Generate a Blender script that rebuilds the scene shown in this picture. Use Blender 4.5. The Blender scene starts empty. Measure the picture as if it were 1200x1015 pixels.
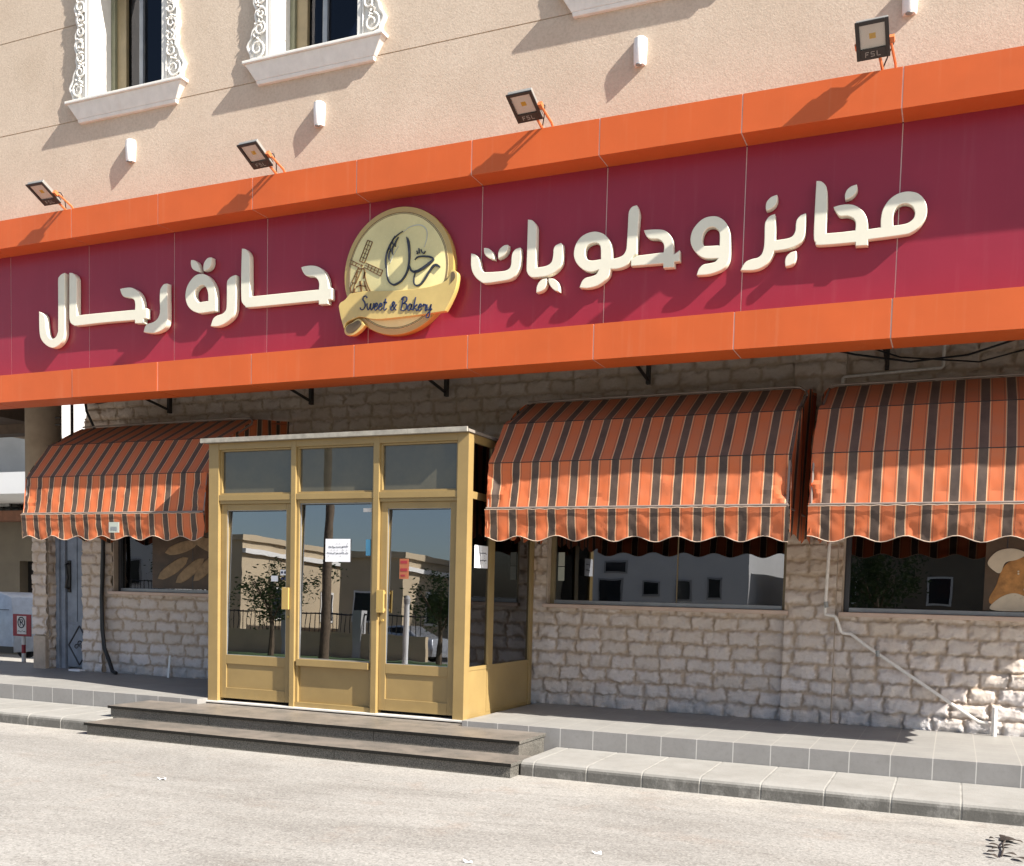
import bpy, bmesh, math, random
import numpy as np
from mathutils import Vector, Matrix
R = math.radians
random.seed(7)
rng = np.random.default_rng(11)
scene = bpy.context.scene
COL = scene.collection

# ------------------------------------------------------------------ camera
cam = bpy.data.cameras.new("camera")
cam.sensor_width = 36.0
cam.lens = 1194.13 / 1200 * 36
cam.shift_x = 3.63 / 1200
cam.shift_y = 268.2 / 1200
cam.clip_end = 2000
cam_ob = bpy.data.objects.new("camera", cam)
COL.objects.link(cam_ob)
yaw, pitch, roll = -0.410272, -0.0674357, 0.0245876
f_ = Vector((math.sin(yaw)*math.cos(pitch), math.cos(yaw)*math.cos(pitch), math.sin(pitch)))
r_ = Vector((math.cos(yaw), -math.sin(yaw), 0)); u_ = r_.cross(f_)
rr = math.cos(roll)*r_ + math.sin(roll)*u_
uu = -math.sin(roll)*r_ + math.cos(roll)*u_
cam_ob.matrix_world = Matrix(((rr.x, uu.x, -f_.x, 0), (rr.y, uu.y, -f_.y, 0), (rr.z, uu.z, -f_.z, 1.6), (0, 0, 0, 1)))
scene.camera = cam_ob

# ------------------------------------------------------------------ light
SUN = Vector((1.18, -0.27, 1.0)).normalized()
elev = math.asin(SUN.z)
w = bpy.data.worlds.new("World"); scene.world = w; w.use_nodes = True
nt = w.node_tree
bg = nt.nodes["Background"]
sky = nt.nodes.new("ShaderNodeTexSky"); sky.sky_type = 'NISHITA'; sky.sun_disc = False
sky.sun_elevation = elev; sky.sun_rotation = math.atan2(SUN.x, SUN.y)
sky.air_density = 1.0; sky.dust_density = 1.5; sky.ozone_density = 1.0
nt.links.new(sky.outputs[0], bg.inputs[0]); bg.inputs[1].default_value = 0.068
sl = bpy.data.lights.new("sun", 'SUN'); sl.energy = 5.0; sl.angle = R(0.5); sl.color = (1.0, 0.95, 0.87)
so = bpy.data.objects.new("sun", sl); COL.objects.link(so)
so.rotation_euler = (-SUN).to_track_quat('-Z', 'Y').to_euler(); so.location = SUN*60
scene.view_settings.view_transform = 'Standard'; scene.view_settings.look = 'None'
scene.view_settings.gamma = 1.0; scene.view_settings.exposure = 1.32

# ------------------------------------------------------------------ materials
def new_mat(name):
    m = bpy.data.materials.new(name); m.use_nodes = True
    return m, m.node_tree, m.node_tree.nodes["Principled BSDF"]
def N(nt, t, **kw):
    n = nt.nodes.new(t)
    for k, v in kw.items(): setattr(n, k, v)
    return n
def mixc(nt, fac, a, b, mode='MIX'):
    n = N(nt, "ShaderNodeMix", data_type='RGBA', blend_type=mode)
    for s, v in ((0, fac), (6, a), (7, b)):
        if hasattr(v, "is_output"): nt.links.new(v, n.inputs[s])
        else: n.inputs[s].default_value = v if s == 0 else (*v, 1) if len(v) == 3 else v
    return n.outputs[2]
def noise(nt, vec, scale, detail=5, rough=0.6, dist=0.0):
    n = N(nt, "ShaderNodeTexNoise"); n.inputs["Scale"].default_value = scale
    n.inputs["Detail"].default_value = detail; n.inputs["Roughness"].default_value = rough
    n.inputs["Distortion"].default_value = dist
    if vec is not None: nt.links.new(vec, n.inputs["Vector"])
    return n.outputs["Fac"]
def ramp(nt, v, lo, hi, a=0.0, b=1.0):
    n = N(nt, "ShaderNodeMapRange"); nt.links.new(v, n.inputs[0])
    n.inputs[1].default_value = lo; n.inputs[2].default_value = hi
    n.inputs[3].default_value = a; n.inputs[4].default_value = b
    return n.outputs[0]
def coords(nt, scale=(1, 1, 1)):
    g = N(nt, "ShaderNodeNewGeometry"); m = N(nt, "ShaderNodeMapping"); m.inputs["Scale"].default_value = scale
    nt.links.new(g.outputs["Position"], m.inputs["Vector"]); return m.outputs["Vector"]
def bump(nt, p, h, strength, dist):
    b = N(nt, "ShaderNodeBump"); b.inputs["Strength"].default_value = strength; b.inputs["Distance"].default_value = dist
    nt.links.new(h, b.inputs["Height"]); nt.links.new(b.outputs[0], p.inputs["Normal"]); return b

def surf(name, col, rough=0.6, metal=0.0, vary=0.12, scale=6.0, fine=60.0, bmp=0.0, streak=0.0, spec=0.5, coat=0.0, dirt=None, rvar=.03, buckle=0.0):
    """painted / plain surface with slight colour drift, fine grain, optional vertical rain streaks"""
    m, nt, p = new_mat(name)
    v = coords(nt)
    d = tuple(c*(1-vary) for c in col); l = tuple(min(1, c*(1+vary)) for c in col)
    n1 = noise(nt, v, scale)
    c = mixc(nt, ramp(nt, n1, .3, .7), d, l)
    if streak:
        n2 = noise(nt, coords(nt, (14, 14, .7)), 1.0, 4)
        c = mixc(nt, ramp(nt, n2, .55, .8, 0, streak), c, dirt or tuple(x*.6 for x in col))
    nt.links.new(c, p.inputs["Base Color"])
    n3 = noise(nt, v, fine, 3)
    nt.links.new(ramp(nt, n3, .3, .7, max(0, rough-rvar), min(1, rough+rvar)), p.inputs["Roughness"])
    p.inputs["Metallic"].default_value = metal
    p.inputs["Specular IOR Level"].default_value = spec
    p.inputs["Coat Weight"].default_value = coat
    if bmp: bump(nt, p, n3, bmp, .004)
    if buckle: bump(nt, p, noise(nt, coords(nt, (1.2, 1, 2.2)), 1.0, 2), buckle, .05)
    return m

M = {}
M['orange'] = surf('orange_composite', (.57, .108, .025), .42, vary=.06, scale=1.5, streak=.22, dirt=(.60, .24, .12), spec=.35, buckle=.10)
M['maroon'] = surf('maroon_composite', (.275, .022, .042), .32, vary=.07, scale=1.2, streak=.30, dirt=(.33, .085, .10), spec=.4, buckle=.12)
M['seal'] = surf('sealant', (.66, .52, .47), .6)
M['cream'] = surf('cream_letter', (.74, .71, .58), .35, vary=.03)
M['gold'] = surf('gold_paint', (.285, .195, .075), .36, metal=.0, vary=.10, scale=3, streak=.25, dirt=(.24, .18, .09), spec=.6)
M['gold_disc'] = surf('gold_disc', (.72, .62, .29), .25, metal=.0, vary=.12, scale=2.5, spec=.7, coat=.3)
M['gold_rim'] = surf('gold_rim', (.46, .31, .085), .25, metal=.0, vary=.05, spec=.8, coat=.5, rvar=0)
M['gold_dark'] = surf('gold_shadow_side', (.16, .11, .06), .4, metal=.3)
M['ink'] = surf('ink_black', (.03, .032, .045), .4)
M['navy'] = surf('ink_navy', (.02, .028, .085), .4)
M['silver_ink'] = surf('ink_silver', (.42, .43, .38), .4)
M['brown_ink'] = surf('ink_brown', (.13, .062, .02), .5)
M['white_stone'] = surf('white_stone', (.74, .71, .66), .6, vary=.07, scale=9, bmp=.15, streak=.22, dirt=(.55, .46, .37))
M['white_plastic'] = surf('white_plastic', (.78, .78, .76), .4, vary=.04)
M['black_metal'] = surf('black_metal', (.018, .016, .015), .35, vary=.2)
M['lamp_grey'] = surf('lamp_housing_grey', (.30, .29, .27), .45, metal=.3)
M['dark_frame'] = surf('dark_aluminium', (.05, .05, .055), .35, metal=.3)
M['grey_frame'] = surf('grey_aluminium', (.32, .33, .34), .35, metal=.5)
M['green_frame'] = surf('olive_aluminium', (.20, .20, .13), .4)
M['brown_frame'] = surf('bronze_aluminium', (.22, .17, .09), .4)
M['wood_board'] = surf('weathered_board', (.31, .285, .24), .8, vary=.3, scale=10, bmp=.3, streak=.35)
M['soffit'] = surf('soffit_board', (.13, .09, .065), .8, vary=.2)
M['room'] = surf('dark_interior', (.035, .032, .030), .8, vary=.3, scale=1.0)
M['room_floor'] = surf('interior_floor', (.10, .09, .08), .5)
M['steel'] = surf('galvanised_steel', (.30, .30, .29), .5, metal=.4, vary=.2)
M['rust'] = surf('dark_steel', (.035, .028, .024), .6, vary=.4)
M['pvc'] = surf('pvc_pipe', (.74, .70, .65), .5, vary=.12, scale=20)
M['cable'] = surf('black_cable', (.015, .015, .016), .6)
M['paper'] = surf('paper', (.80, .80, .82), .8, vary=.02)
M['door_paint'] = surf('blue_grey_door_paint', (.21, .24, .29), .5, vary=.22, scale=7, streak=.35, dirt=(.10, .11, .12), bmp=.1)
M['concrete_col'] = surf('column_plaster', (.34, .27, .20), .85, vary=.14, scale=4, bmp=.2, streak=.2)
M['red'] = surf('sign_red', (.30, .025, .035), .5)
M['sign_white'] = surf('sign_white', (.70, .66, .62), .5)
M['van_white'] = surf('van_white', (.55, .57, .60), .3, coat=.3)
M['silver_car'] = surf('car_silver', (.45, .46, .48), .25, metal=.5, coat=.4)
M['tyre'] = surf('tyre_rubber', (.02, .02, .02), .8)
M['car_glass'] = surf('car_glass', (.02, .025, .03), .08)
M['bg_plaster'] = surf('grey_plaster', (.42, .41, .40), .85, vary=.1, scale=1)
M['bg_dark_plaster'] = surf('brown_plaster', (.17, .14, .10), .85, vary=.15, scale=1)
M['bg_white'] = surf('white_render', (.75, .74, .72), .8, vary=.05, scale=.6)
M['bg_beige'] = surf('beige_render', (.48, .38, .25), .85, vary=.1, scale=.6)
M['bg_brick'] = surf('brown_roof', (.22, .10, .06), .85, vary=.15)
M['trunk'] = surf('bark', (.12, .085, .055), .9, vary=.3, scale=12, bmp=.4)
M['grass'] = surf('grass_green', (.06, .10, .03), .9, vary=.4, scale=20)
M['orange_paint'] = surf('orange_bracket', (.58, .16, .05), .5)
M['marble'] = surf('white_marble', (.66, .63, .58), .4, vary=.08)
M['dry_leaf'] = surf('dry_leaf', (.035, .025, .018), .8, vary=.5, scale=40)

def leaf_mat():
    m, nt, p = new_mat('leaves')
    n = noise(nt, coords(nt), 3.0)
    nt.links.new(mixc(nt, n, (.03, .055, .018), (.085, .12, .04)), p.inputs["Base Color"]); p.inputs["Roughness"].default_value = .6
    return m
M['leaf'] = leaf_mat()

def stucco():
    m, nt, p = new_mat('beige_stucco')
    v = coords(nt)
    c = mixc(nt, ramp(nt, noise(nt, v, 1.1, 6, .65), .3, .7), (.53, .42, .322), (.615, .50, .395))
    c = mixc(nt, ramp(nt, noise(nt, v, 38, 4, .7), .42, .75, 0, .55), c, (.38, .29, .215))
    st = ramp(nt, noise(nt, coords(nt, (5, 5, .35)), 1.0, 5, .7), .58, .8, 0, .3)
    c = mixc(nt, st, c, (.36, .30, .24))
    nt.links.new(c, p.inputs["Base Color"]); p.inputs["Roughness"].default_value = .9
    h = noise(nt, v, 55, 5, .75)
    bump(nt, p, h, .42, .008)
    return m
M['stucco'] = stucco()

def stone_mat():
    m, nt, p = new_mat('split_face_stone')
    a = N(nt, "ShaderNodeAttribute", attribute_name='tone'); b = N(nt, "ShaderNodeAttribute", attribute_name='mortar')
    v = coords(nt)
    c = mixc(nt, a.outputs["Fac"], (.70, .62, .555), (.80, .745, .735))
    c = mixc(nt, ramp(nt, noise(nt, v, 5, 5, .7), .4, .75, 0, .35), c, (.72, .59, .49))
    c = mixc(nt, ramp(nt, noise(nt, v, 45, 5, .7), .5, .78, 0, .45), c, (.47, .38, .31))
    mm = N(nt, "ShaderNodeMath", operation='MULTIPLY'); nt.links.new(b.outputs["Fac"], mm.inputs[0]); mm.inputs[1].default_value = .85
    c = mixc(nt, mm.outputs[0], c, (.46, .345, .25))
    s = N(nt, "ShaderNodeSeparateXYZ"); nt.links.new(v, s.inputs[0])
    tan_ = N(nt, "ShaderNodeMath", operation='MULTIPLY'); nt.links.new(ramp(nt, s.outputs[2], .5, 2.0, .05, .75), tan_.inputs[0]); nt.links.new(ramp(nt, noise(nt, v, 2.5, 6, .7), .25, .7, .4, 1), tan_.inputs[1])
    c = mixc(nt, tan_.outputs[0], c, (.52, .395, .28))     # tan deepens with height: brown shade under the soffit painted in, plus some dust
    # damp grey stain along the foot of the wall
    foot = N(nt, "ShaderNodeMath", operation='MULTIPLY')
    nt.links.new(ramp(nt, s.outputs[2], .32, .62, 1, 0), foot.inputs[0]); nt.links.new(ramp(nt, noise(nt, v, 4, 5), .35, .65), foot.inputs[1])
    c = mixc(nt, foot.outputs[0], c, (.42, .43, .45))
    nt.links.new(c, p.inputs["Base Color"]); p.inputs["Roughness"].default_value = .92
    bump(nt, p, noise(nt, v, 60, 5, .8), .9, .016)
    return m
M['stone'] = stone_mat()

def street_mat():
    m, nt, p = new_mat('dusty_street')
    v = coords(nt)
    c = mixc(nt, ramp(nt, noise(nt, v, .5, 6, .6), .3, .7), (.225, .213, .195), (.325, .312, .290))
    c = mixc(nt, ramp(nt, noise(nt, coords(nt, (.7, 2.2, 1)), 1.3, 6, .7, .6), .52, .72, 0, .55), c, (.175, .155, .135))
    c = mixc(nt, ramp(nt, noise(nt, v, 1.7, 5, .7), .56, .70, 0, .55), c, (.27, .20, .155))
    c = mixc(nt, ramp(nt, noise(nt, coords(nt, (.35, 1.1, 1)), .8, 7, .75, 1.2), .46, .66, 0, .75), c, (.165, .153, .138))
    c = mixc(nt, ramp(nt, noise(nt, v, 30, 6, .85), .50, .66, 0, .85), c, (.095, .085, .075))
    c = mixc(nt, ramp(nt, noise(nt, v, 36, 5, .85), .56, .70, 0, .8), c, (.44, .42, .38))
    vo = N(nt, "ShaderNodeTexVoronoi"); vo.inputs["Scale"].default_value = 1.1; nt.links.new(coords(nt, (1, 2.6, 1)), vo.inputs["Vector"])
    sy = N(nt, "ShaderNodeSeparateXYZ"); nt.links.new(v, sy.inputs[0])
    kd = N(nt, "ShaderNodeMath", operation='MULTIPLY'); nt.links.new(ramp(nt, sy.outputs[1], 7.45, 8.15, 0, .8), kd.inputs[0]); nt.links.new(ramp(nt, noise(nt, v, 3, 6, .7), .3, .6), kd.inputs[1])
    c = mixc(nt, kd.outputs[0], c, (.36, .335, .295))       # sand swept against the kerb
    c = mixc(nt, ramp(nt, vo.outputs["Distance"], .015, .06, .55, 0), c, (.10, .085, .07))
    nt.links.new(c, p.inputs["Base Color"]); p.inputs["Roughness"].default_value = .92
    vg = N(nt, "ShaderNodeTexVoronoi"); vg.inputs["Scale"].default_value = 80; nt.links.new(v, vg.inputs["Vector"])
    sg = N(nt, "ShaderNodeSeparateColor"); nt.links.new(vg.outputs["Color"], sg.inputs[0])
    c = mixc(nt, ramp(nt, sg.outputs[0], .55, 1.0, 0, .40), c, (.10, .09, .08))       # exposed dark aggregate
    c = mixc(nt, ramp(nt, sg.outputs[1], .60, 1.0, 0, .38), c, (.44, .42, .38))
    c = mixc(nt, ramp(nt, noise(nt, coords(nt, (2.2, 8, 1)), 1.6, 5, .75), .62, .72, 0, .65), c, (.085, .075, .065))   # scuffs
    nt.links.new(c, p.inputs["Base Color"])
    bump(nt, p, sg.outputs[2], .22, .008)
    return m
M['street'] = street_mat()

def tile_mat(name, a, b, size, x0, y0, groove, rough=.55):
    """square paving tiles: joints every `size` metres"""
    m, nt, p = new_mat(name)
    g = N(nt, "ShaderNodeNewGeometry"); s = N(nt, "ShaderNodeSeparateXYZ"); nt.links.new(g.outputs["Position"], s.inputs[0])
    outs = []
    for ax, off in ((0, x0), (1, y0)):
        q = N(nt, "ShaderNodeMath", operation='SUBTRACT'); nt.links.new(s.outputs[ax], q.inputs[0]); q.inputs[1].default_value = off
        d = N(nt, "ShaderNodeMath", operation='DIVIDE'); nt.links.new(q.outputs[0], d.inputs[0]); d.inputs[1].default_value = size
        fr = N(nt, "ShaderNodeMath", operation='PINGPONG'); nt.links.new(d.outputs[0], fr.inputs[0]); fr.inputs[1].default_value = .5
        outs.append(fr.outputs[0])
    mn = N(nt, "ShaderNodeMath", operation='MINIMUM'); nt.links.new(outs[0], mn.inputs[0]); nt.links.new(outs[1], mn.inputs[1])
    j = ramp(nt, mn.outputs[0], .008, .016, 1, 0)
    v = coords(nt)
    c = mixc(nt, ramp(nt, noise(nt, v, 2.5, 6, .65), .3, .7), a, b)
    c = mixc(nt, ramp(nt, noise(nt, v, 30, 4, .7), .5, .75, 0, .3), c, tuple(x*.7 for x in a))
    c = mixc(nt, j, c, groove)
    nt.links.new(c, p.inputs["Base Color"]); p.inputs["Roughness"].default_value = rough
    bump(nt, p, noise(nt, v, 60, 4), .15, .004)
    return m
M['tile_top'] = tile_mat('pavement_tiles', (.235, .225, .21), (.29, .28, .26), .3303, -2.414, 9.107, (.34, .32, .29))
M['tile_side'] = tile_mat('riser_tiles', (.215, .205, .195), (.265, .255, .245), .3303, -2.414, 9.0, (.50, .48, .45))

def kerb_mat():
    m, nt, p = new_mat('kerb_concrete')
    v = coords(nt)
    c = mixc(nt, ramp(nt, noise(nt, v, 3, 6, .7), .3, .7), (.225, .215, .195), (.285, .275, .255))
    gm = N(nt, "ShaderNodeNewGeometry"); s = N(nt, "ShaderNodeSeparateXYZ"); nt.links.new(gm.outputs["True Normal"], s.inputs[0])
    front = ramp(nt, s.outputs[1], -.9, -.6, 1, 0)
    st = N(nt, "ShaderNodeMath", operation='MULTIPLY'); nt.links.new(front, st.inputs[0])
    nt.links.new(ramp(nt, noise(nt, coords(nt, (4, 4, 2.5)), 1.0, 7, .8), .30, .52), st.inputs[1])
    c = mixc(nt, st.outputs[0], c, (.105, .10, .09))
    nt.links.new(c, p.inputs["Base Color"]); p.inputs["Roughness"].default_value = .9
    bump(nt, p, noise(nt, v, 40, 5, .7), .4, .008)
    return m
M['kerb'] = kerb_mat()
M['kerb_joint'] = surf('kerb_joint', (.27, .26, .235), .9, vary=.3)

def granite():
    m, nt, p = new_mat('dark_granite')
    v = coords(nt)
    c = mixc(nt, ramp(nt, noise(nt, v, 110, 3, .8), .42, .6), (.035, .033, .028), (.17, .16, .14))
    c = mixc(nt, ramp(nt, noise(nt, v, 2.2, 6, .7), .4, .75, 0, .45), c, (.16, .14, .12))
    g = N(nt, "ShaderNodeNewGeometry"); s = N(nt, "ShaderNodeSeparateXYZ"); nt.links.new(g.outputs["Normal"], s.inputs[0])
    n = N(nt, "ShaderNodeMath", operation='MULTIPLY'); nt.links.new(ramp(nt, s.outputs[2], .5, .9, 0, .75), n.inputs[0]); nt.links.new(ramp(nt, noise(nt, v, 3.5, 7, .75), .38, .6, .25, 1), n.inputs[1])
    c = mixc(nt, n.outputs[0], c, (.25, .21, .175))     # dust settled on the treads
    nt.links.new(c, p.inputs["Base Color"])
    p.inputs["Roughness"].default_value = .42
    return m
M['granite'] = granite()
M['granite_edge'] = surf('polished_granite_edge', (.018, .017, .015), .35, vary=.3, scale=30, spec=.12)

def cloth_mat():
    m, nt, p = new_mat('striped_awning_cloth')
    a = N(nt, "ShaderNodeAttribute", attribute_name='su')
    fr = N(nt, "ShaderNodeMath", operation='FRACT'); nt.links.new(a.outputs["Fac"], fr.inputs[0])
    cr = N(nt, "ShaderNodeValToRGB"); cr.color_ramp.interpolation = 'CONSTANT'
    O = (.60, .138, .040); K = (.056, .037, .029); C = (.66, .40, .23); D = (.20, .06, .03)
    stops = ((0, K), (.345, C), (.385, O), (.43, D), (.45, O), (.885, D), (.905, O), (.96, C))
    el = cr.color_ramp.elements
    el[0].position, el[0].color = 0, (*K, 1); el[1].position, el[1].color = stops[1][0], (*stops[1][1], 1)
    for pos, c in stops[2:]:
        e = el.new(pos); e.color = (*c, 1)
    nt.links.new(fr.outputs[0], cr.inputs[0])
    v = coords(nt)
    c = mixc(nt, ramp(nt, noise(nt, v, 4, 5, .65), .35, .75, 0, .22), cr.outputs[0], (.34, .22, .15))
    g = N(nt, "ShaderNodeNewGeometry"); s = N(nt, "ShaderNodeSeparateXYZ"); nt.links.new(g.outputs["Normal"], s.inputs[0])
    ab = N(nt, "ShaderNodeMath", operation='ABSOLUTE'); nt.links.new(s.outputs[2], ab.inputs[0])
    dust = N(nt, "ShaderNodeMath", operation='MULTIPLY'); nt.links.new(ramp(nt, ab.outputs[0], .35, .8, 0, .34), dust.inputs[0]); nt.links.new(ramp(nt, noise(nt, v, 9, 5, .7), .2, .7, .5, 1), dust.inputs[1])
    c = mixc(nt, dust.outputs[0], c, (.24, .13, .095))     # dust lying on the sloping top
    nt.links.new(c, p.inputs["Base Color"]); p.inputs["Roughness"].default_value = .75
    tr = N(nt, "ShaderNodeBsdfTranslucent"); nt.links.new(c, tr.inputs[0])
    mx = N(nt, "ShaderNodeMixShader"); mx.inputs[0].default_value = .05
    nt.links.new(p.outputs[0], mx.inputs[1]); nt.links.new(tr.outputs[0], mx.inputs[2])
    nt.links.new(mx.outputs[0], nt.nodes["Material Output"].inputs[0])
    bump(nt, p, noise(nt, v, 220, 2), .1, .002)
    return m
M['cloth'] = cloth_mat()

def glass_mat(name, tint, refl, rcol=(.9, .93, 1), film=0.0, ior=1.5):
    m, nt, p = new_mat(name)
    nt.nodes.remove(p)
    tr = N(nt, "ShaderNodeBsdfTransparent"); tr.inputs[0].default_value = (*tint, 1)
    gl = N(nt, "ShaderNodeBsdfGlossy"); gl.inputs[0].default_value = (*rcol, 1); gl.inputs["Roughness"].default_value = .004
    b = N(nt, "ShaderNodeBump"); b.inputs["Strength"].default_value = .022; b.inputs["Distance"].default_value = .02
    nt.links.new(noise(nt, coords(nt), 1.6, 2), b.inputs["Height"]); nt.links.new(b.outputs[0], gl.inputs["Normal"])
    fr = N(nt, "ShaderNodeFresnel"); fr.inputs[0].default_value = ior
    ad = N(nt, "ShaderNodeMath", operation='ADD'); nt.links.new(fr.outputs[0], ad.inputs[0]); ad.inputs[1].default_value = refl; ad.use_clamp = True
    mx = N(nt, "ShaderNodeMixShader"); nt.links.new(ad.outputs[0], mx.inputs[0]); nt.links.new(tr.outputs[0], mx.inputs[1]); nt.links.new(gl.outputs[0], mx.inputs[2])
    out = mx.outputs[0]
    if film:
        d = N(nt, "ShaderNodeBsdfDiffuse"); d.inputs[0].default_value = (.25, .22, .15, 1)
        m2 = N(nt, "ShaderNodeMixShader"); nt.links.new(ramp(nt, noise(nt, coords(nt), 5, 5), .3, .7, film*.8, film*1.15), m2.inputs[0])
        nt.links.new(out, m2.inputs[1]); nt.links.new(d.outputs[0], m2.inputs[2]); out = m2.outputs[0]
    nt.links.new(out, nt.nodes["Material Output"].inputs[0])
    return m
M['glass'] = glass_mat('tinted_glass', (.26, .28, .29), .22)
M['glass_dark'] = glass_mat('dark_window_glass', (.16, .17, .18), .09)
M['glass_film'] = glass_mat('dusty_transom_glass', (.06, .06, .075), .05, film=.30)
M['lens'] = glass_mat('lamp_lens', (.9, .9, .9), .02, ior=1.12)

def reflector_mat():
    m, nt, p = new_mat('lamp_reflector')
    p.inputs["Base Color"].default_value = (.80, .74, .66, 1); p.inputs["Metallic"].default_value = .0; p.inputs["Roughness"].default_value = .5
    return m
M['reflector'] = reflector_mat()
M['led'] = surf('led_yellow', (.75, .45, .06), .5)
M['crust'] = surf('bread_crust', (.42, .20, .06), .6, vary=.35, scale=14)
M['crumb'] = surf('bread_crumb', (.30, .205, .115), .7, vary=.25, scale=14)
M['poster_dark'] = surf('poster_backing_brown', (.075, .045, .025), .5, vary=.4, scale=5)
M['sesame'] = surf('poster_cream', (.62, .54, .42), .6)
M['sticker'] = surf('sticker_grey', (.45, .48, .42), .5, vary=.1)
M['sky_blue'] = surf('sticker_blue', (.12, .40, .60), .5)

M['glass_up'] = glass_mat('upper_window_glass', (.35, .36, .42), .02, rcol=(.55, .55, .60))
M['blind'] = surf('dark_blue_blind', (.03, .03, .045), .7)
M['stone_plain'] = surf('dressed_stone', (.46, .37, .29), .9, vary=.18, scale=6, bmp=.5, streak=.25)
M['sillstone'] = surf('sill_stone', (.56, .42, .34), .8, vary=.12, scale=6, bmp=.2)
M['seal_dim'] = M['seal']
M['ribbon'] = surf('gold_ribbon', (.58, .42, .14), .25, metal=.0, vary=.12, scale=3, spec=.7, coat=.4, rvar=0)
M['gold_bright'] = surf('gold_handle', (.42, .28, .085), .25, vary=.05, spec=.8, coat=.5, rvar=0)
M['piping'] = surf('cream_piping', (.50, .38, .29), .7)
M['awning_steel'] = surf('awning_steel', (.26, .21, .18), .45, metal=.2)
M['flyer_paper'] = surf('flyer_orange', (.36, .115, .05), .6)
M['roofing'] = surf('roof_sheet', (.22, .19, .16), .8, vary=.2)

# ------------------------------------------------------------------ mesh helpers
class MB:
    def __init__(s): s.v = []; s.f = []; s.mi = []; s.cur = 0
    def add(s, vs, fs):
        o = len(s.v); s.v += [tuple(map(float, p)) for p in vs]
        for q in fs: s.f.append(tuple(o+i for i in q)); s.mi.append(s.cur)
        return s
    def box(s, x0, x1, y0, y1, z0, z1):
        if x0 > x1: x0, x1 = x1, x0
        if y0 > y1: y0, y1 = y1, y0
        if z0 > z1: z0, z1 = z1, z0
        return s.add([(x0,y0,z0),(x1,y0,z0),(x1,y1,z0),(x0,y1,z0),(x0,y0,z1),(x1,y0,z1),(x1,y1,z1),(x0,y1,z1)],
            [(0,3,2,1),(4,5,6,7),(0,1,5,4),(1,2,6,5),(2,3,7,6),(3,0,4,7)])
    def hexa(s, p): return s.add(p, [(0,3,2,1),(4,5,6,7),(0,1,5,4),(1,2,6,5),(2,3,7,6),(3,0,4,7)])
    def prism(s, poly, a, b, axis='y'):
        """poly: list of 2-D points, extruded from a to b along axis (poly is xz for y, yz for x, xy for z)"""
        n = len(poly)
        def P(q, t): return (q[0], t, q[1]) if axis == 'y' else (t, q[0], q[1]) if axis == 'x' else (q[0], q[1], t)
        vs = [P(q, a) for q in poly]+[P(q, b) for q in poly]
        fs = [tuple(range(n)), tuple(range(2*n-1, n-1, -1))]+[(i, n+i, n+(i+1) % n, (i+1) % n) for i in range(n)]
        return s.add(vs, fs)
    def tube(s, pts, r, n=8, cap=True):
        pts = [Vector(p) for p in pts]; rs = r if isinstance(r, (list, tuple)) else [r]*len(pts)
        vs = []; fs = []; ref = None
        for i, p in enumerate(pts):
            t = (pts[min(i+1, len(pts)-1)]-pts[max(i-1, 0)]).normalized()
            if ref is None:
                ref = t.orthogonal().normalized()
            a = (ref-t*ref.dot(t))
            a = a.normalized() if a.length > 1e-6 else t.orthogonal().normalized(); ref = a; b = t.cross(a)
            for k in range(n):
                an = 2*math.pi*k/n; vs.append(p+(a*math.cos(an)+b*math.sin(an))*rs[i])
        for i in range(len(pts)-1):
            for k in range(n): fs.append((i*n+k, i*n+(k+1) % n, (i+1)*n+(k+1) % n, (i+1)*n+k))
        if cap: fs.append(tuple(range(n-1, -1, -1))); fs.append(tuple((len(pts)-1)*n+k for k in range(n)))
        return s.add(vs, fs)
    def lathe(s, prof, c, n=24, axis='z'):
        vs = []; fs = []
        for (r, h) in prof:
            for k in range(n):
                an = 2*math.pi*k/n; a, b = r*math.cos(an), r*math.sin(an)
                vs.append((c[0]+a, c[1]+b, c[2]+h) if axis == 'z' else (c[0]+a, c[1]+h, c[2]+b) if axis == 'y' else (c[0]+h, c[1]+a, c[2]+b))
        for i in range(len(prof)-1):
            for k in range(n): fs.append((i*n+k, i*n+(k+1) % n, (i+1)*n+(k+1) % n, (i+1)*n+k))
        fs.append(tuple(range(n-1, -1, -1))); fs.append(tuple((len(prof)-1)*n+k for k in range(n)))
        return s.add(vs, fs)
    def build(s, name, mats, parent=None, bevel=0.0, smooth=False):
        o = Vector((0, 0, 0)); p = parent
        while p is not None: o += p.location; p = p.parent
        me = bpy.data.meshes.new(name)
        me.from_pydata([(x-o.x, y-o.y, z-o.z) for x, y, z in s.v], [], s.f)
        mats = mats if isinstance(mats, (list, tuple)) else [mats]
        for m in mats: me.materials.append(M[m] if isinstance(m, str) else m)
        me.polygons.foreach_set('material_index', s.mi)
        bm = bmesh.new(); bm.from_mesh(me)
        bmesh.ops.recalc_face_normals(bm, faces=bm.faces)
        if bevel:
            es = [e for e in bm.edges if len(e.link_faces) == 2 and e.calc_face_angle(0) > R(40)]
            bmesh.ops.bevel(bm, geom=es, offset=bevel, segments=2, profile=.6, affect='EDGES', clamp_overlap=True)
        if smooth:
            for fc in bm.faces: fc.smooth = True
            for e in bm.edges:
                if len(e.link_faces) == 2 and e.calc_face_angle(0) > R(38): e.smooth = False
        bm.to_mesh(me); bm.free()
        ob = bpy.data.objects.new(name, me); COL.objects.link(ob)
        if parent is not None: ob.parent = parent
        return ob
def thing(name, label, cat, loc=(0, 0, 0), group=None):
    o = bpy.data.objects.new(name, None); COL.objects.link(o); o.location = loc
    o.empty_display_size = .2
    o['label'] = label; o['category'] = cat
    if group: o['group'] = group
    return o
def tag(o, label, cat, group=None):
    o['label'] = label; o['category'] = cat
    if group: o['group'] = group
    return o
def structure(o, kind='structure'):
    o['kind'] = kind; return o
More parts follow.
